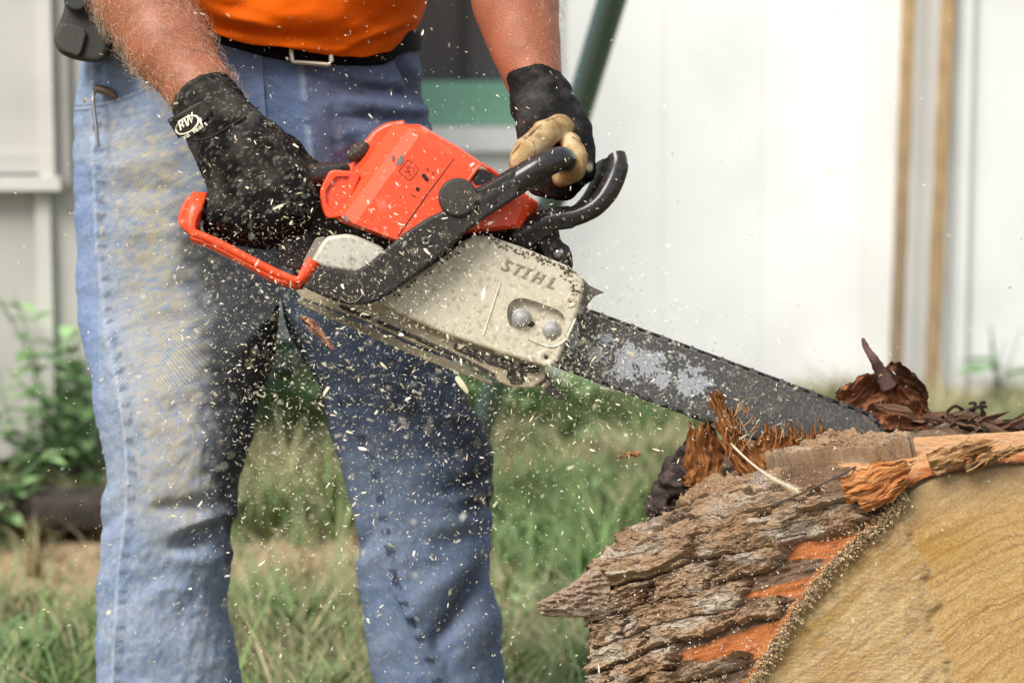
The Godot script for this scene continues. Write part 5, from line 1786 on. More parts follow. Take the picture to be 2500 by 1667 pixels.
func log_and_bark() -> void:
	var base = at(2300, 1900, 2.5)
	base.y = 0.0
	var t = thing("log", "thick freshly cut log with rough flaking bark and a tan sawn face", "log", base)
	# sawn face
	var c0 = Vector2(2560, 1880)
	var ridge = [[1287, 2226], [1331, 2229], [1375, 2264], [1403, 2270], [1419, 2259], [1447, 2287], [1480, 2298], [1497, 2275], [1541, 2278], [1563, 2292], [1602, 2314], [1667, 2325], [1900, 2380]]
	var NT = 620
	var NR = 230
	var fb := MB.new()
	grid(fb, NT, NR, func(i, j):
		var tt = float(i) / (NT - 1)
		var r = float(j) / (NR - 1)
		r = 1.0 - pow(1.0 - r, 1.25)
		var p = rim(RIM_F, tt).lerp(c0, r)
		var n2 = nf.get_noise_2d(p.x * 0.02, p.y * 0.02)
		var n3 = nf.get_noise_2d(p.x * 0.09, p.y * 0.09)
		var streak = nf.get_noise_2d((p.x * 0.82 - p.y * 0.57) * 0.006, (p.x * 0.57 + p.y * 0.82) * 0.05)
		var rx = lut(ridge, p.y) + 12.0 * nf.get_noise_2d(p.y * 0.03, 4.0) + 3.0 * nf.get_noise_2d(p.y * 0.2, 8.0)
		var left = (1.0 - ss(-16.0, 8.0, p.x - rx)) * ss(1250, 1290, p.y)
		var h = 0.0040 * left * (1.0 - 0.6 * ss(0, 300, rx - p.x)) + 0.0004 * streak + (0.0007 * nf.get_noise_2d(p.x * 0.3, p.y * 0.3) + 0.0006 * n3 + 0.0008 * n2) * (0.4 + 0.6 * left)
		h -= 0.006 * (1.0 - ss(0.0, 0.02, r))
		return at(p.x, p.y, DF + 0.004 - h), func(_i, _j, p):
		var q = p - EYE
		var d = q.dot(FW)
		var px = 1250.0 + q.dot(RT) / d * FPX
		var py = 833.5 - q.dot(UP) / d * FPX
		var al = px * 0.82 - py * 0.57
		var ac = px * 0.57 + py * 0.82
		var streak = nf.get_noise_2d(al * 0.004, ac * 0.03)
		var fine = nf.get_noise_2d(px * 0.12, py * 0.12)
		var grain = nf.get_noise_2d(al * 0.03, ac * 0.2)
		var c = mixc(lc(0.58, 0.365, 0.15), lc(0.74, 0.54, 0.28), 0.5 + streak * 1.0 + grain * 0.5 + 0.8 * nf.get_noise_2d(px * 0.004, py * 0.004))
		c = mixc(c, lc(0.42, 0.29, 0.18), ss(0.2, 0.5, nf.get_noise_2d(al * 0.006 + 50.0, ac * 0.02)) * 0.5)
		c = mixc(c, lc(0.40, 0.22, 0.11), ss(0.2, 0.5, nf.get_noise_2d(al * 0.005 + 90.0, ac * 0.05)) * 0.45)
		c = mixc(c, lc(0.52, 0.33, 0.10), ss(0.05, 0.45, nf.get_noise_2d(al * 0.003 + 20.0, ac * 0.012)) * 0.7)
		c = mixc(c, lc(0.38, 0.26, 0.15), ss(0.1, 0.4, fine) * 0.45)
		var rx = lut(ridge, py)
		var rr0 = Vector2(px - 2700.0, (py - 2050.0) * 0.95).length() + 14.0 * nf.get_noise_2d(px * 0.005, py * 0.005)
		c = mixc(c, lc(0.44, 0.26, 0.12), ss(0.1, 0.5, nf.get_noise_2d(rr0 * 0.06, 3.0) + 0.4 * grain) * 0.4)
		c = mixc(c, lc(0.76, 0.62, 0.42), ss(0.25, 0.5, nf.get_noise_2d(al * 0.02, ac * 0.14)) * 0.6)
		var right = ss(-4, 10, px - rx + 6.0 * fine)
		# growth rings on the bared part
		var rr = Vector2(px - 2700.0, (py - 2050.0) * 0.95).length() + 12.0 * nf.get_noise_2d(px * 0.006, py * 0.006)
		var ring_ = nf.get_noise_2d(rr * 0.055, 1.0) + 0.5 * nf.get_noise_2d(rr * 0.16, 7.0)
		var cr = mixc(lc(0.60, 0.36, 0.13), lc(0.74, 0.52, 0.25), 0.5 + grain * 0.8 + streak * 0.4)
		cr = mixc(cr, lc(0.34, 0.165, 0.07), ss(0.05, 0.5, ring_ + 0.35 * grain) * 0.7 * ss(1180, 1330, py))
		cr = mixc(cr, lc(0.55, 0.32, 0.07), exp(-pow((py - 1340.0 + (px - 2300.0) * 0.2) / 45.0, 2.0)) * 0.6 * (1.0 - ss(2300, 2480, px)))
		c = mixc(c, cr, right)
		var pale = (1.0 - ss(1180, 1290, py + 0.2 * (px - 2300.0) + 40.0 * streak))
		c = mixc(c, lc(0.52, 0.37, 0.22), pale * 0.7)
		return c * (0.92 + 0.12 * grain + 0.22 * fine), false, false)
	obj(fb, "cut_face", std(Color.WHITE, 0.85, {"tex": "grain", "tri": 16.0, "bump": "fine_h", "bs": 0.05, "spec": 0.12}), t)
	# wood under the bark, with the torn and peeled places
	var wb := MB.new()
	var NS = 110
	var NT2 = 520
	grid(wb, NS, NT2, func(i, j):
		var s = i / (NS - 1.0)
		var tt = j / (NT2 - 1.0)
		var q = skin_at(s, tt)
		var pe = peeled(s, tt)
		var h = lerpf(-0.002 + 0.005 * nr.get_noise_2d(s * 2.0 + 4.0, tt * 55.0) + 0.004 * nf.get_noise_2d(s * 12.0, tt * 90.0), 0.0012 * nf.get_noise_2d(s * 3.0, tt * 160.0) + 0.0025 * nf.get_noise_2d(s * 5.0, tt * 20.0), pe)
		return a3(q) + bark_n(s, tt) * h, func(i, j, p):
		var s = i / (NS - 1.0)
		var tt = j / (NT2 - 1.0)
		var pe = peeled(s, tt)
		var f = nf.get_noise_2d(s * 4.0, tt * 260.0)
		var cr = mixc(lc(0.40, 0.115, 0.03), lc(0.54, 0.20, 0.07), 0.5 + f * 1.2)
		cr = mixc(cr, lc(0.17, 0.055, 0.025), ss(0.1, 0.5, nf.get_noise_2d(s * 9.0 + 3.0, tt * 60.0)) * 0.6)
		if tt > 0.455:
			cr = mixc(cr, mixc(lc(0.62, 0.30, 0.12), lc(0.70, 0.44, 0.24), 0.5 + f), ss(0.455, 0.48, tt) * ss(0.08, 0.3, s + 0.2 * nf.get_noise_2d(s * 5.0, tt * 30.0)))
			cr = mixc(cr, lc(0.12, 0.07, 0.045), ss(0.28, 0.4, nf.get_noise_2d(s * 16.0, tt * 160.0)) * 0.5)
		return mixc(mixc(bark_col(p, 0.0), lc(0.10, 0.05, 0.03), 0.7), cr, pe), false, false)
	obj(wb, "inner_bark", std(Color.WHITE, 0.75, {"tex": "grain", "tri": 12.0, "bump": "rough_h", "bs": 0.10, "spec": 0.25}), t)
	# kerf wall of the front piece (seen only from behind)
	var kb := MB.new()
	var kp := PackedVector2Array()
	for k in 100:
		kp.append(rim(RIM_B, k / 99.0))
	cap(kb, kp, func(_p): return DB, lc(0.5, 0.36, 0.18), false)
	obj(kb, "kerf_face", std(Color.WHITE, 0.9), t)
	bark_plates(t)
	rear_log(t)
	torn_bark(t)
	sawdust_rim(t)
	# the feathery grass stem and the twig that lie on the bark
	var gs := MB.new()
	var gp = spath([at(1784, 1082, 2.352), at(1836, 1131, 2.345), at(1890, 1168, 2.342), at(1948, 1196, 2.336)], 10)
	tube(gs, gp, [0.0006], 6, lc(0.62, 0.55, 0.40))
	for k in range(2, gp.size()):
		for sd in [-1, 1]:
			for m in 2:
				var tg = (gp[mini(k + 1, gp.size() - 1)] - gp[maxi(k - 1, 0)]).normalized()
				var sdv = tg.cross(FW).normalized() * sd
				var p = gp[k] - tg * (m * 0.002)
				tube(gs, [p, p + tg * 0.0035 + sdv * (0.0012 + 0.0022 * ss(10, 28, k)) - FW * 0.001], [0.00035, 0.00012], 4, lc(0.66, 0.59, 0.44))
	var stem = thing("grass_stem", "dry feathery grass seed stem lying across the top of the bark", "grass stem", at(1948, 1196, 2.345))
	obj(gs, "seed_head", std(Color.WHITE, 0.8), stem)
	var tw := MB.new()
	tube(tw, spath([at(1890, 1232, 2.352), at(1940, 1212, 2.345), at(2000, 1185, 2.342), at(2060, 1156, 2.345), at(2090, 1140, 2.356)], 6), [0.0022, 0.0022, 0.0018, 0.0017, 0.0012], 7, lc(0.06, 0.04, 0.035))
	var twg = thing("twig", "thin dark twig lying across the bark below the grass stem", "twig", at(1890, 1232, 2.352))
	obj(tw, "shaft", std(Color.WHITE, 0.8), twg)

func bark_plates(t: Node3D) -> void:
	# slabs of bark, each with its own thickness, ragged outline and weathering
	var m = std(Color.WHITE, 0.92, {"tex": "grain", "tri": 10.0, "bump": "rough_h", "bs": 0.16, "spec": 0.15})
	var tt = 0.135
	var row = 0
	while tt < 0.62:
		var th = rng.randf_range(0.022, 0.046)
		var s = 0.02 + 0.05 * rng.randf()
		if tt > 0.15 and tt < 0.43:
			s = pedge(tt + th * 0.5) + rng.randf_range(-0.01, 0.03)
		var first = true
		while s < 0.97:
			var l = rng.randf_range(0.22, 0.65)
			var s1 = minf(s + l, 1.012)
			if 1.0 - s1 < 0.12: s1 = rng.randf_range(0.99, 1.02)
			
			if tt + th * 0.5 - 0.15 * s < 0.466:
				plate(t, m, s, s1, tt + rng.randf_range(-0.004, 0.004), tt + th, rng.randf_range(0.007, 0.019), rng.randi() % 1000)
			s = s1 + rng.randf_range(0.0, 0.025)
		tt += th + rng.randf_range(0.0008, 0.0034)
		row += 1
	# two long slabs lying over the shoulder near the top
	plate(t, m, 0.30, 0.62, 0.428, 0.449, 0.020, 71)
	plate(t, m, 0.02, 0.34, 0.452, 0.474, 0.020, 88)
	plate(t, m, 0.60, 0.92, 0.405, 0.424, 0.020, 92)
	plate(t, m, 0.38, 0.80, 0.560, 0.592, 0.020, 131)
	# the pointed splinter that stands out at the left
	var sp := MB.new()
	var up_ = [Vector2(1308, 1470), Vector2(1338, 1458), Vector2(1385, 1432), Vector2(1418, 1406), Vector2(1446, 1384), Vector2(1490, 1372)]
	var lo = [Vector2(1309, 1480), Vector2(1326, 1503), Vector2(1381, 1508), Vector2(1425, 1507), Vector2(1446, 1500), Vector2(1490, 1500)]
	for side in 2:
		grid(sp, 40, 60, func(i, j):
			var f = j / 59.0 * 4.999
			var k = int(f)
			var a = up_[k].lerp(up_[k + 1], f - k)
			var b = lo[k].lerp(lo[k + 1], f - k)
			var v = i / 39.0
			var p = a.lerp(b, v)
			p.y += 5.0 * nf.get_noise_2d(p.x * 0.05, v * 3.0)
			var e = pow(maxf(0.0, sin(PI * v)), 0.5) * (0.3 + 0.7 * minf(1.0, f * 2.0))
			var h = 0.007 * e + (0.006 * nr.get_noise_2d(p.x * 0.012, p.y * 0.05) + 0.003 * nf.get_noise_2d(p.x * 0.08, p.y * 0.1)) * e
			return at(p.x, p.y, 2.468 - (h if side == 0 else -0.004 * e)), func(_i, _j, p): return mixc(bark_col(p, 0.0), lc(0.40, 0.34, 0.32), 0.3), false, false)
	obj(sp, "bark_splinter", m, t).set_meta("label", "pointed splinter of bark sticking out to the left")

func plate(t: Node3D, m: Material, s0: float, s1: float, t0: float, t1: float, hgt: float, sd: int) -> void:
	var mb := MB.new()
	var ns = maxi(10, int((s1 - s0) * 130.0))
	var nt = maxi(9, int((t1 - t0) * 1300.0))
	var pale = 0.5 + 0.5 * nz.get_noise_2d(sd * 3.7, 2.0)
	var tilt = rng.randf_range(-0.25, 0.4)
	grid(mb, ns, nt, func(i, j):
		var u = i / (ns - 1.0)
		var v = j / (nt - 1.0)
		var s = lerpf(s0, s1, u)
		var w = nf.get_noise_2d(s * 8.0, sd * 0.31) * 0.6
		var tt = lerpf(t0, t1, v + w * (0.6 - absf(v - 0.5)))
		s += nf.get_noise_2d(tt * 110.0, sd * 0.77) * 0.06 * (1.0 - absf(u - 0.5) * 0.5)
		var e = minf(1.0, minf(u, 1.0 - u) * (ns - 1.0) * 0.55) * minf(1.0, minf(v, 1.0 - v) * (nt - 1.0) * 0.5)
		e = pow(maxf(e, 0.0), 0.6)
		tt += 0.011 * nf.get_noise_2d(s * 2.6, tt * 13.0) + 0.004 * nf.get_noise_2d(s * 9.0, tt * 40.0)
		var bp = a3(skin_at(clampf(s, -0.02, 1.03), tt))
		var h = hgt * (1.0 + tilt * (v - 0.5) * 2.0) + 0.0050 * nr.get_noise_2d(s * 4.0 + sd, tt * 30.0) + 0.0050 * nf.get_noise_3dv(bp * 34.0) + 0.0036 * nf.get_noise_3dv(bp * 110.0) + 0.0026 * nf.get_noise_3dv(bp * 300.0)
		return bp + bark_n(clampf(s, 0.02, 0.98), tt) * (h * e - 0.004 * (1.0 - e)), func(_i, _j, p): return mixc(bark_col(p, 0.0), lc(0.62, 0.54, 0.44), ss(0.15, 0.45, nf.get_noise_3d(p.x * 9.0 + sd, p.y * 26.0, p.z * 9.0)) * 0.75))
	obj(mb, "bark_plate", m, t)

func rear_log(t: Node3D) -> void:
	# the rest of the log, behind the kerf
	var front = [[1560, 2200], [1500, 1900], [1530, 1600], [1580, 1420], [1640, 1330], [1690, 1270], [1740, 1215], [1790, 1175], [1850, 1150], [1950, 1125], [2080, 1105], [2200, 1095], [2350, 1085], [2500, 1085], [2700, 1120], [2900, 1280], [3040, 1550], [3070, 1850], [2950, 2150]]
	var back = [[1600, 2020], [1560, 1800], [1570, 1560], [1590, 1380], [1610, 1290], [1630, 1230], [1660, 1170], [1720, 1100], [1790, 1060], [1900, 1030], [2050, 1008], [2200, 1003], [2350, 1010], [2500, 1050], [2650, 1110], [2800, 1250], [2900, 1480], [2920, 1750], [2800, 1980]]
	var mb := MB.new()
	var m = std(Color.WHITE, 0.9, {"tex": "grain", "tri": 10.0, "bump": "rough_h", "bs": 0.14, "spec": 0.15})
	grid(mb, 44, 300, func(i, j):
		var s = i / 43.0
		var tt = j / 299.0
		var p = rim(front, tt).lerp(rim(back, tt), s)
		var c = Vector2(2300, 1700)
		var w = at(p.x, p.y, lerpf(2.5085, 2.80, s))
		var h = (20.0 * nf.get_noise_3dv(w * 14.0) + 14.0 * nf.get_noise_3dv(w * 60.0)) * ss(0.0, 0.12, s)
		p += (p - c).normalized() * h
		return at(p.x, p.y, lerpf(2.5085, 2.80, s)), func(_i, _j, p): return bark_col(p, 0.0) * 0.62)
	obj(mb, "rear_bark", m, t)
	for q in [[front, 2.509, true], [back, 2.80, false]]:
		var kb := MB.new()
		var kp := PackedVector2Array()
		for k in 90:
			kp.append(rim(q[0], k / 89.0))
		cap(kb, kp, func(_p): return q[1], lc(0.30, 0.18, 0.09), q[2])
		obj(kb, "kerf_face" if q[2] else "end_face", std(Color.WHITE, 0.9), t)
	# dark lumps of bark left of the bar
	var dk = func(p): return mixc(lc(0.055, 0.042, 0.040), lc(0.20, 0.15, 0.13), 0.3 + nf.get_noise_3dv(p * 40.0))
	for q in [[1622, 1222, 2.56, 0.016, 0.018], [1655, 1165, 2.55, 0.017, 0.020], [1690, 1120, 2.54, 0.013, 0.022], [1604, 1252, 2.57, 0.009, 0.009]]:
		var lb := MB.new()
		blob(lb, at(q[0], q[1], q[2]), q[3], q[4], 0.02, 0.010, 34.0, dk, 44, 30)
		obj(lb, "bark_lump", m, t)
	# reddish wood showing under the bar at the left
	var rb := MB.new()
	blob(rb, at(1722, 1118, 2.52), 0.018, 0.036, 0.012, 0.008, 26.0, func(p): return mixc(lc(0.16, 0.05, 0.02), lc(0.42, 0.17, 0.065), 0.4 + nf.get_noise_3dv(Vector3(p.x * 120.0, p.y * 16.0, p.z * 30.0))), 44, 30)
	obj(rb, "inner_bark_lump", m, t)
	# curled bark at the top right, with a spike
	var cb := MB.new()
	for side in 2:
		grid(cb, 70, 40, func(i, j):
			var u = i / 69.0
			var v = j / 39.0
			var topy = lut([[0.0, 955], [0.12, 935], [0.3, 915], [0.48, 905], [0.55, 890], [0.68, 884], [0.8, 900], [0.92, 925], [1.0, 955]], u) + 9.0 * nf.get_noise_2d(u * 9.0, 3.0)
			var px = lerpf(2040, 2268, u) + 6.0 * nf.get_noise_2d(v * 5.0, u * 5.0)
			var py = lerpf(topy, 1048.0, v)
			var curl = 0.030 * pow(1.0 - v, 2.0) + 0.02 * sin(u * 3.0)
			var h = 0.012 * nr.get_noise_2d(u * 2.6, v * 2.2) + 0.005 * nf.get_noise_2d(u * 14.0, v * 9.0)
			if v < 0.3: h += 0.010 * (0.3 - v) / 0.3 * ss(0.4, 0.7, u)
			return at(px, py, 2.66 - curl - h + (0.012 if side else 0.0)), func(i, j, p):
			var n = nf.get_noise_3dv(p * 40.0)
			var n2 = nf.get_noise_3dv(p * 110.0)
			var upper = ss(0.45, 0.25, j / 39.0 + 0.25 * n)
			return mixc(mixc(lc(0.42, 0.15, 0.065), lc(0.56, 0.26, 0.13), 0.5 + n + n2 * 0.5), lc(0.11, 0.06, 0.046) * (1.2 + n2), 0.3 + 0.6 * upper * ss(0.2, 0.5, i / 69.0) + 0.5 * n2), false, side == 1)
	obj(cb, "curled_bark", m, t)
	var sp := MB.new()
	tube(sp, spath([at(2172, 945, 2.612), at(2150, 905, 2.608), at(2134, 876, 2.60), at(2117, 850, 2.604), at(2107, 826, 2.605)], 5), [0.008, 0.009, 0.0075, 0.0085, 0.007, 0.0068, 0.0055, 0.006, 0.0052, 0.0045, 0.0048, 0.004, 0.0042, 0.0034, 0.0036, 0.0030, 0.0032, 0.0028, 0.0022, 0.0019, 0.0014], 9, lc(0.19, 0.115, 0.10), 1.2, RT)
	obj(sp, "bark_spike", m, t)
	# loose flakes along the rear top edge
	for k in 90:
		var f = rng.randf()
		var p = Vector2(lerpf(2150, 2560, f), lerpf(1014, 1066, f * f) + rng.randf_range(-20, 18))
		var src = chip_mesh(k)
		var r = rng.randf_range(0.006, 0.016)
		var bs = Basis.from_euler(Vector3(rng.randf_range(-0.7, 0.7), rng.randf_range(-0.7, 0.7), rng.randf_range(-0.5, 0.7))) * Basis.from_scale(Vector3(r * rng.randf_range(1.0, 2.0), r * 0.7, r * 0.8))
		var o = at(p.x, p.y, rng.randf_range(2.60, 2.72))
		var fb := MB.new()
		var tone = mixc(lc(0.055, 0.038, 0.032), lc(0.26, 0.15, 0.095), rng.randf())
		for e in range(0, src.ix.size(), 3):
			var a = o + bs * src.v[src.ix[e]]
			var b = o + bs * src.v[src.ix[e + 1]]
			var c = o + bs * src.v[src.ix[e + 2]]
			var nn = (b - a).cross(c - a).normalized()
			if nn.dot(bs * src.n[src.ix[e]]) < 0.0: nn = -nn
			var i0 = fb.add(a, nn, tone)
			fb.add(b, nn, tone * rng.randf_range(0.8, 1.3)); fb.add(c, nn, tone)
			fb.tri(i0, i0 + 1, i0 + 2)
		obj(fb, "bark_flake", m, t)
	for q in [[2375, 1010, 2382, 985, 2368, 985], [2300, 1020, 2330, 992, 2352, 1000], [2340, 1022, 2372, 998, 2410, 992], [2402, 1012, 2396, 985, 2406, 983]]:
		var fb2 := MB.new()
		tube(fb2, spath([at(q[0], q[1], 2.65), at(q[2], q[3], 2.645), at(q[4], q[5], 2.65)], 5), [0.004, 0.0035, 0.002], 7, lc(0.06, 0.045, 0.04))
		obj(fb2, "bark_strip", m, t)

func shred(mb: MB, spine: Array, widths: Array, d: float, c0: Color, c1: Color, jag := 22.0) -> void:
	# a torn sheet of fibrous bark standing up along a spine of pixels (bottom to top), ragged at its end
	var sp = spath(spine.map(func(q): return Vector3(q[0], q[1], 0)), 10)
	var n = sp.size()
	for side in 2:
		grid(mb, 40, n, func(i, j):
			var u = i / 39.0 - 0.5
			var f = float(j) / (n - 1)
			var wi = f * (widths.size() - 1.001)
			var w = lerpf(widths[int(wi)], widths[int(wi) + 1], wi - int(wi))
			var tg = (sp[mini(j + 1, n - 1)] - sp[maxi(j - 1, 0)]).normalized()
			var ac = Vector3(-tg.y, tg.x, 0)
			var p = sp[j] + ac * (u * w * (1.0 + 0.5 * nf.get_noise_2d(f * 4.0 + spine[0][0], signf(u) * 3.0)) + 5.0 * nf.get_noise_2d(f * 2.0, spine[0][1]))
			p += tg * (jag * f * f * (2.0 * nf.get_noise_2d(u * 4.0, spine[0][0]) + 0.6 * nf.get_noise_2d(u * 15.0, spine[0][1])))
			var h = 0.006 * cos(PI * u) + 0.0050 * nf.get_noise_2d(u * 3.0, f * 2.5 + spine[0][0]) + 0.0013 * nf.get_noise_2d(u * 11.0, f * 3.0) + 0.0007 * nf.get_noise_2d(u * 40.0, f * 5.0)
			return at(p.x, p.y, d - h + (0.003 if side else 0.0)), func(i, j, p):
			var k = nf.get_noise_2d(i * 0.16, j * 0.07 + spine[0][0])
			var k2 = nf.get_noise_2d(i * 0.12, j * 0.11 + spine[0][1])
			return mixc(mixc(c0, c1, 0.5 + k * 1.3), lc(0.07, 0.03, 0.02), ss(0.1, 0.5, k2) * 0.7), false, side == 1)

func torn_bark(t: Node3D) -> void:
	var m = std(Color.WHITE, 0.85, {"tex": "grain", "tri": 14.0, "bump": "rough_h", "bs": 0.08, "spec": 0.2})
	var o0 = lc(0.17, 0.058, 0.018)
	var o1 = lc(0.42, 0.175, 0.06)
	var list = [
		[[[1845, 1160], [1812, 1110], [1785, 1060], [1762, 1010], [1744, 968]], [70, 62, 50, 46, 34], 2.470, 20.0],
		[[[1818, 1120], [1800, 1080], [1796, 1040], [1794, 1005]], [24, 22, 20, 12], 2.466, 26.0],
		[[[1720, 1190], [1722, 1150], [1712, 1100], [1702, 1046]], [90, 96, 76, 50], 2.484, 22.0],
		[[[1880, 1130], [1886, 1100], [1890, 1072], [1886, 1050]], [110, 96, 70, 40], 2.474, 26.0],
		[[[1946, 1125], [1950, 1098], [1948, 1076], [1944, 1050]], [80, 70, 60, 40], 2.472, 34.0],
		[[[1990, 1105], [1994, 1085], [1996, 1062], [1994, 1044]], [60, 52, 46, 32], 2.476, 34.0]]
	for q in list:
		var mb := MB.new()
		shred(mb, q[0], q[1], q[2], o0, o1, q[3])
		obj(mb, "torn_bark", m, t)
	# orange torn wood near the top of the face
	var list2 = [
		[[[2060, 1200], [2110, 1185], [2165, 1160], [2225, 1132]], [60, 76, 66, 26], 2.348, 18.0, lc(0.50, 0.17, 0.05), lc(0.68, 0.33, 0.13)],
		[[[2100, 1235], [2150, 1215], [2190, 1190], [2215, 1172]], [26, 44, 40, 20], 2.346, 16.0, lc(0.50, 0.17, 0.05), lc(0.66, 0.30, 0.12)],
		[[[2270, 1135], [2320, 1118], [2370, 1100], [2425, 1082]], [56, 60, 44, 22], 2.350, 20.0, lc(0.30, 0.15, 0.06), lc(0.60, 0.36, 0.18)],
		[[[2360, 1150], [2400, 1128], [2450, 1108], [2500, 1092]], [24, 28, 24, 12], 2.352, 22.0, lc(0.24, 0.14, 0.07), lc(0.56, 0.36, 0.18)]]
	for q in list2:
		var mb := MB.new()
		shred(mb, q[0], q[1], q[2], q[4], q[5], q[3])
		obj(mb, "torn_wood", m, t)
	# loose fibres
	var fm := MB.new()
	for k in 80:
		var f = rng.randf()
		var o: Vector3
		var dir: Vector3
		if f < 0.2:
			o = at(rng.randf_range(1840, 2010), rng.randf_range(1060, 1090), 2.465)
			dir = UP * rng.randf_range(0.5, 1.0) + RT * rng.randf_range(-0.2, 0.5) - FW * rng.randf_range(-0.1, 0.3)
		elif f < 0.6:
			o = at(rng.randf_range(1770, 1840), rng.randf_range(1000, 1120), 2.46)
			dir = UP * rng.randf_range(0.3, 1.0) + RT * rng.randf_range(-0.8, 0.8)
		else:
			o = at(rng.randf_range(2280, 2470), rng.randf_range(1085, 1135), 2.345)
			dir = RT * rng.randf_range(0.2, 1.0) + UP * rng.randf_range(-0.1, 0.7) - FW * 0.2
		var l = rng.randf_range(0.008, 0.024)
		var mid = o + dir * l * 0.5 + Vector3(rng.randf_range(-1, 1), rng.randf_range(-1, 1), 0) * 0.003
		tube(fm, [o, mid, o + dir * l], [0.0007, 0.0005, 0.0002], 4, mixc(lc(0.48, 0.19, 0.06), lc(0.66, 0.42, 0.20), rng.randf()))
	obj(fm, "fibre", m, t).set_meta("kind", "stuff")

func chip_mesh(k: int) -> MB:
	var b := MB.new()
	var poly := PackedVector2Array()
	var n = 5 + k % 3
	for e in n:
		var a = TAU * e / n + rng.randf_range(-0.3, 0.3)
		poly.append(Vector2(cos(a) * rng.randf_range(0.6, 1.1), sin(a) * rng.randf_range(0.3, 0.62)))
	var curl = rng.randf_range(-0.3, 0.3)
	var up0 = b.v.size()
	for z in [0.09, -0.09]:
		for p in poly:
			b.add(Vector3(p.x, p.y, z + curl * p.x * p.x), Vector3(p.x * 0.5, p.y * 0.5, signf(z)).normalized(), Color.WHITE)
	for e in range(1, n - 1):
		b.tri(0, e, e + 1)
		b.tri(n, n + e, n + e + 1)
	for e in n:
		var f = (e + 1) % n
		b.quad(e, f, n + f, n + e)
	return b

func sawdust_rim(t: Node3D) -> void:
	var mm := MultiMesh.new()
	mm.transform_format = MultiMesh.TRANSFORM_3D
	mm.use_colors = true
	var m = std(Color.WHITE, 0.9, {"spec": 0.2})
	mm.mesh = mesh_of(chip_mesh(1), Vector3.ZERO, m)
	var tr = []
	var co = []
	for k in 9000:
		var tt = rng.randf_range(0.10, 0.475)
		var clump = nf.get_noise_2d(tt * 170.0, 5.0)
		var p2 = rim(RIM_F, tt)
		var inw = (Vector2(2560, 1880) - p2).normalized()
		var off = rng.randfn() * 9.0 + 12.0 + clump * 16.0
		p2 += inw * off
		var p = at(p2.x, p2.y, DF - 0.002 - absf(rng.randfn()) * (0.0035 + 0.004 * maxf(0.0, clump)))
		var s = rng.randf_range(0.0007, 0.0019)
		tr.append(Transform3D(Basis.from_euler(Vector3(rng.randf() * TAU, rng.randf() * TAU, rng.randf() * TAU)).scaled(Vector3(s, s, s * 2.0)), p - t.position))
		co.append(mixc(lc(0.44, 0.30, 0.16), lc(0.68, 0.54, 0.34), rng.randf() + 0.5 * clump) * (0.45 if rng.randf() < 0.07 else 1.0))
	# dust over the bark
	for k in 2600:
		var tt = rng.randf_range(0.16, 0.52)
		var s0 = rng.randf()
		var p = a3(skin_at(s0, tt)) + bark_n(s0, tt) * rng.randf_range(0.009, 0.019)
		var s = rng.randf_range(0.0005, 0.0014) * (1.8 if rng.randf() < 0.05 else 1.0)
		tr.append(Transform3D(Basis.from_euler(Vector3(rng.randf() * TAU, rng.randf() * TAU, rng.randf() * TAU)).scaled(Vector3.ONE * s), p - t.position))
		co.append(lc(0.72, 0.62, 0.46) * rng.randf_range(0.7, 1.1))
	mm.instance_count = tr.size()
	for i in tr.size():
		mm.set_instance_transform(i, tr[i])
		mm.set_instance_color(i, co[i])
	var mi := MultiMeshInstance3D.new()
	mi.name = "sawdust"
	mi.multimesh = mm
	t.add_child(mi, true)
	mi.set_meta("kind", "stuff")

# ------------------------------------------------------------------ chips and dust in the air
func spot() -> Vector3:
	var f = rng.randf()
	var p: Vector2
	if f < 0.36: p = Vector2(980 + rng.randfn() * 300.0, 800 + rng.randfn() * 260.0)
	elif f < 0.62: p = Vector2(900 + rng.randfn() * 330.0, 1150 + rng.randfn() * 300.0)
	elif f < 0.76: p = Vector2(1400 + rng.randfn() * 150.0, 860 + rng.randfn() * 110.0)
	elif f < 0.86: p = Vector2(600 + rng.randfn() * 120.0, 780 + rng.randfn() * 260.0)
	elif f < 0.90: p = Vector2(1750 + rng.randfn() * 220.0, 960 + rng.randfn() * 80.0)
	else: p = Vector2(rng.randf_range(0, 2500), rng.randf_range(0, 1667))
	var d = rng.randf_range(2.30, 2.405)
	if rng.randf() < 0.25: d = rng.randf_range(2.05, 2.36)
	if rng.randf() < 0.07: d = rng.randf_range(1.55, 2.05)
	if p.x > 1480.0 and p.y > 1080.0 + maxf(0.0, (1900.0 - p.x) * 0.4): d = rng.randf_range(2.15, 2.31)
	return Vector3(p.x, p.y, d)

func heading(q: Vector3) -> float:           # mostly away from where the chain leaves the cover
	return -atan2(q.y - 930.0, q.x - 1380.0) + rng.randfn() * 0.85

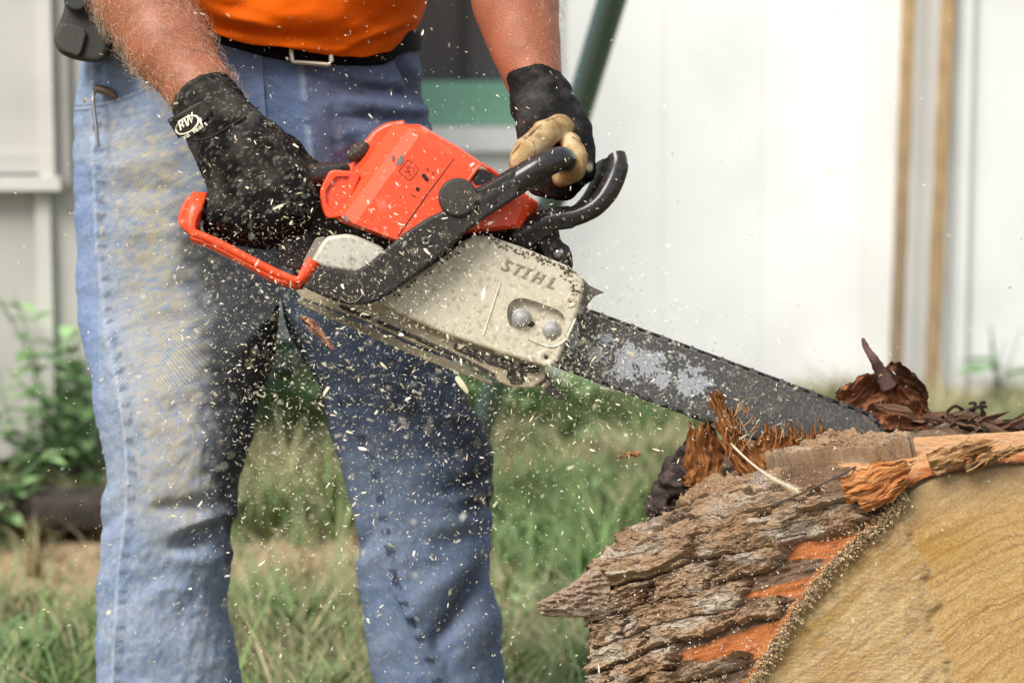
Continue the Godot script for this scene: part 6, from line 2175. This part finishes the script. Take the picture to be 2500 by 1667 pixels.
func flying_chips() -> void:
	var m = std(Color.WHITE, 0.8, {"spec": 0.3, "back": Color(0.3, 0.28, 0.2)})
	var meshes = []
	for k in 8:
		meshes.append(mesh_of(chip_mesh(k), Vector3.ZERO, m))
	var tint := []
	for c in [lc(0.78, 0.70, 0.50), lc(0.82, 0.77, 0.60), lc(0.66, 0.55, 0.34), lc(0.86, 0.83, 0.72)]:
		tint.append(std(c, 0.8, {"vc": false, "back": Color(0.3, 0.28, 0.2)}))
	for k in 290:
		var q = spot()
		while q.x < 0 or q.x > 2500 or q.y < 0 or q.y > 1667:
			q = spot()
		var o := MeshInstance3D.new()
		o.name = "wood_chip"
		o.mesh = meshes[k % 8]
		o.material_override = null
		o.set_surface_override_material(0, tint[rng.randi() % 4])
		var s = 0.0014 * exp(rng.randfn() * 0.5)
		var long = rng.randf_range(1.0, 1.9)
		o.transform = Transform3D(Basis.from_euler(Vector3(rng.randf_range(-0.9, 0.9), rng.randf_range(-0.9, 0.9), heading(q))) * Basis.from_scale(Vector3(s * long, s, s)), a3(q))
		add_child(o, true)
		meta(o, "pale wood chip flying in the air around the chainsaw", "wood chip", "wood chips flying off the saw")
	var mm := MultiMesh.new()
	mm.transform_format = MultiMesh.TRANSFORM_3D
	mm.use_colors = true
	mm.mesh = meshes[2]
	mm.instance_count = 16000
	for i in mm.instance_count:
		var q = spot()
		var s = 0.00038 * exp(rng.randfn() * 0.55)
		var long = rng.randf_range(1.2, 3.4)
		mm.set_instance_transform(i, Transform3D(Basis.from_euler(Vector3(rng.randf_range(-0.8, 0.8), rng.randf_range(-0.8, 0.8), heading(q))) * Basis.from_scale(Vector3(s * long, s, s)), a3(q)))
		mm.set_instance_color(i, mixc(lc(0.70, 0.58, 0.36), lc(0.86, 0.82, 0.70), rng.randf()))
	var mi := MultiMeshInstance3D.new()
	mi.name = "flying_sawdust"
	mi.multimesh = mm
	add_child(mi)
	meta(mi, "cloud of fine sawdust thrown up by the chain", "sawdust", "", "stuff")
	# two shreds of bark in the air
	var b := MB.new()
	shred(b, [[735, 774], [760, 792], [785, 820], [808, 850]], [14, 24, 20, 8], 2.395, lc(0.20, 0.07, 0.04), lc(0.48, 0.24, 0.14), 14.0)
	meta(obj(b, "bark_shred", std(Color.WHITE, 0.85)), "reddish brown shred of bark flying below the saw's rear handle", "bark shred")
	var b2 := MB.new()
	shred(b2, [[1510, 1117], [1530, 1112], [1546, 1108], [1562, 1110]], [5, 10, 15, 7], 2.45, lc(0.40, 0.17, 0.06), lc(0.58, 0.30, 0.13), 8.0)
	meta(obj(b2, "bark_shred", std(Color.WHITE, 0.85)), "orange sliver of bark flying over the grass left of the log", "bark shred")
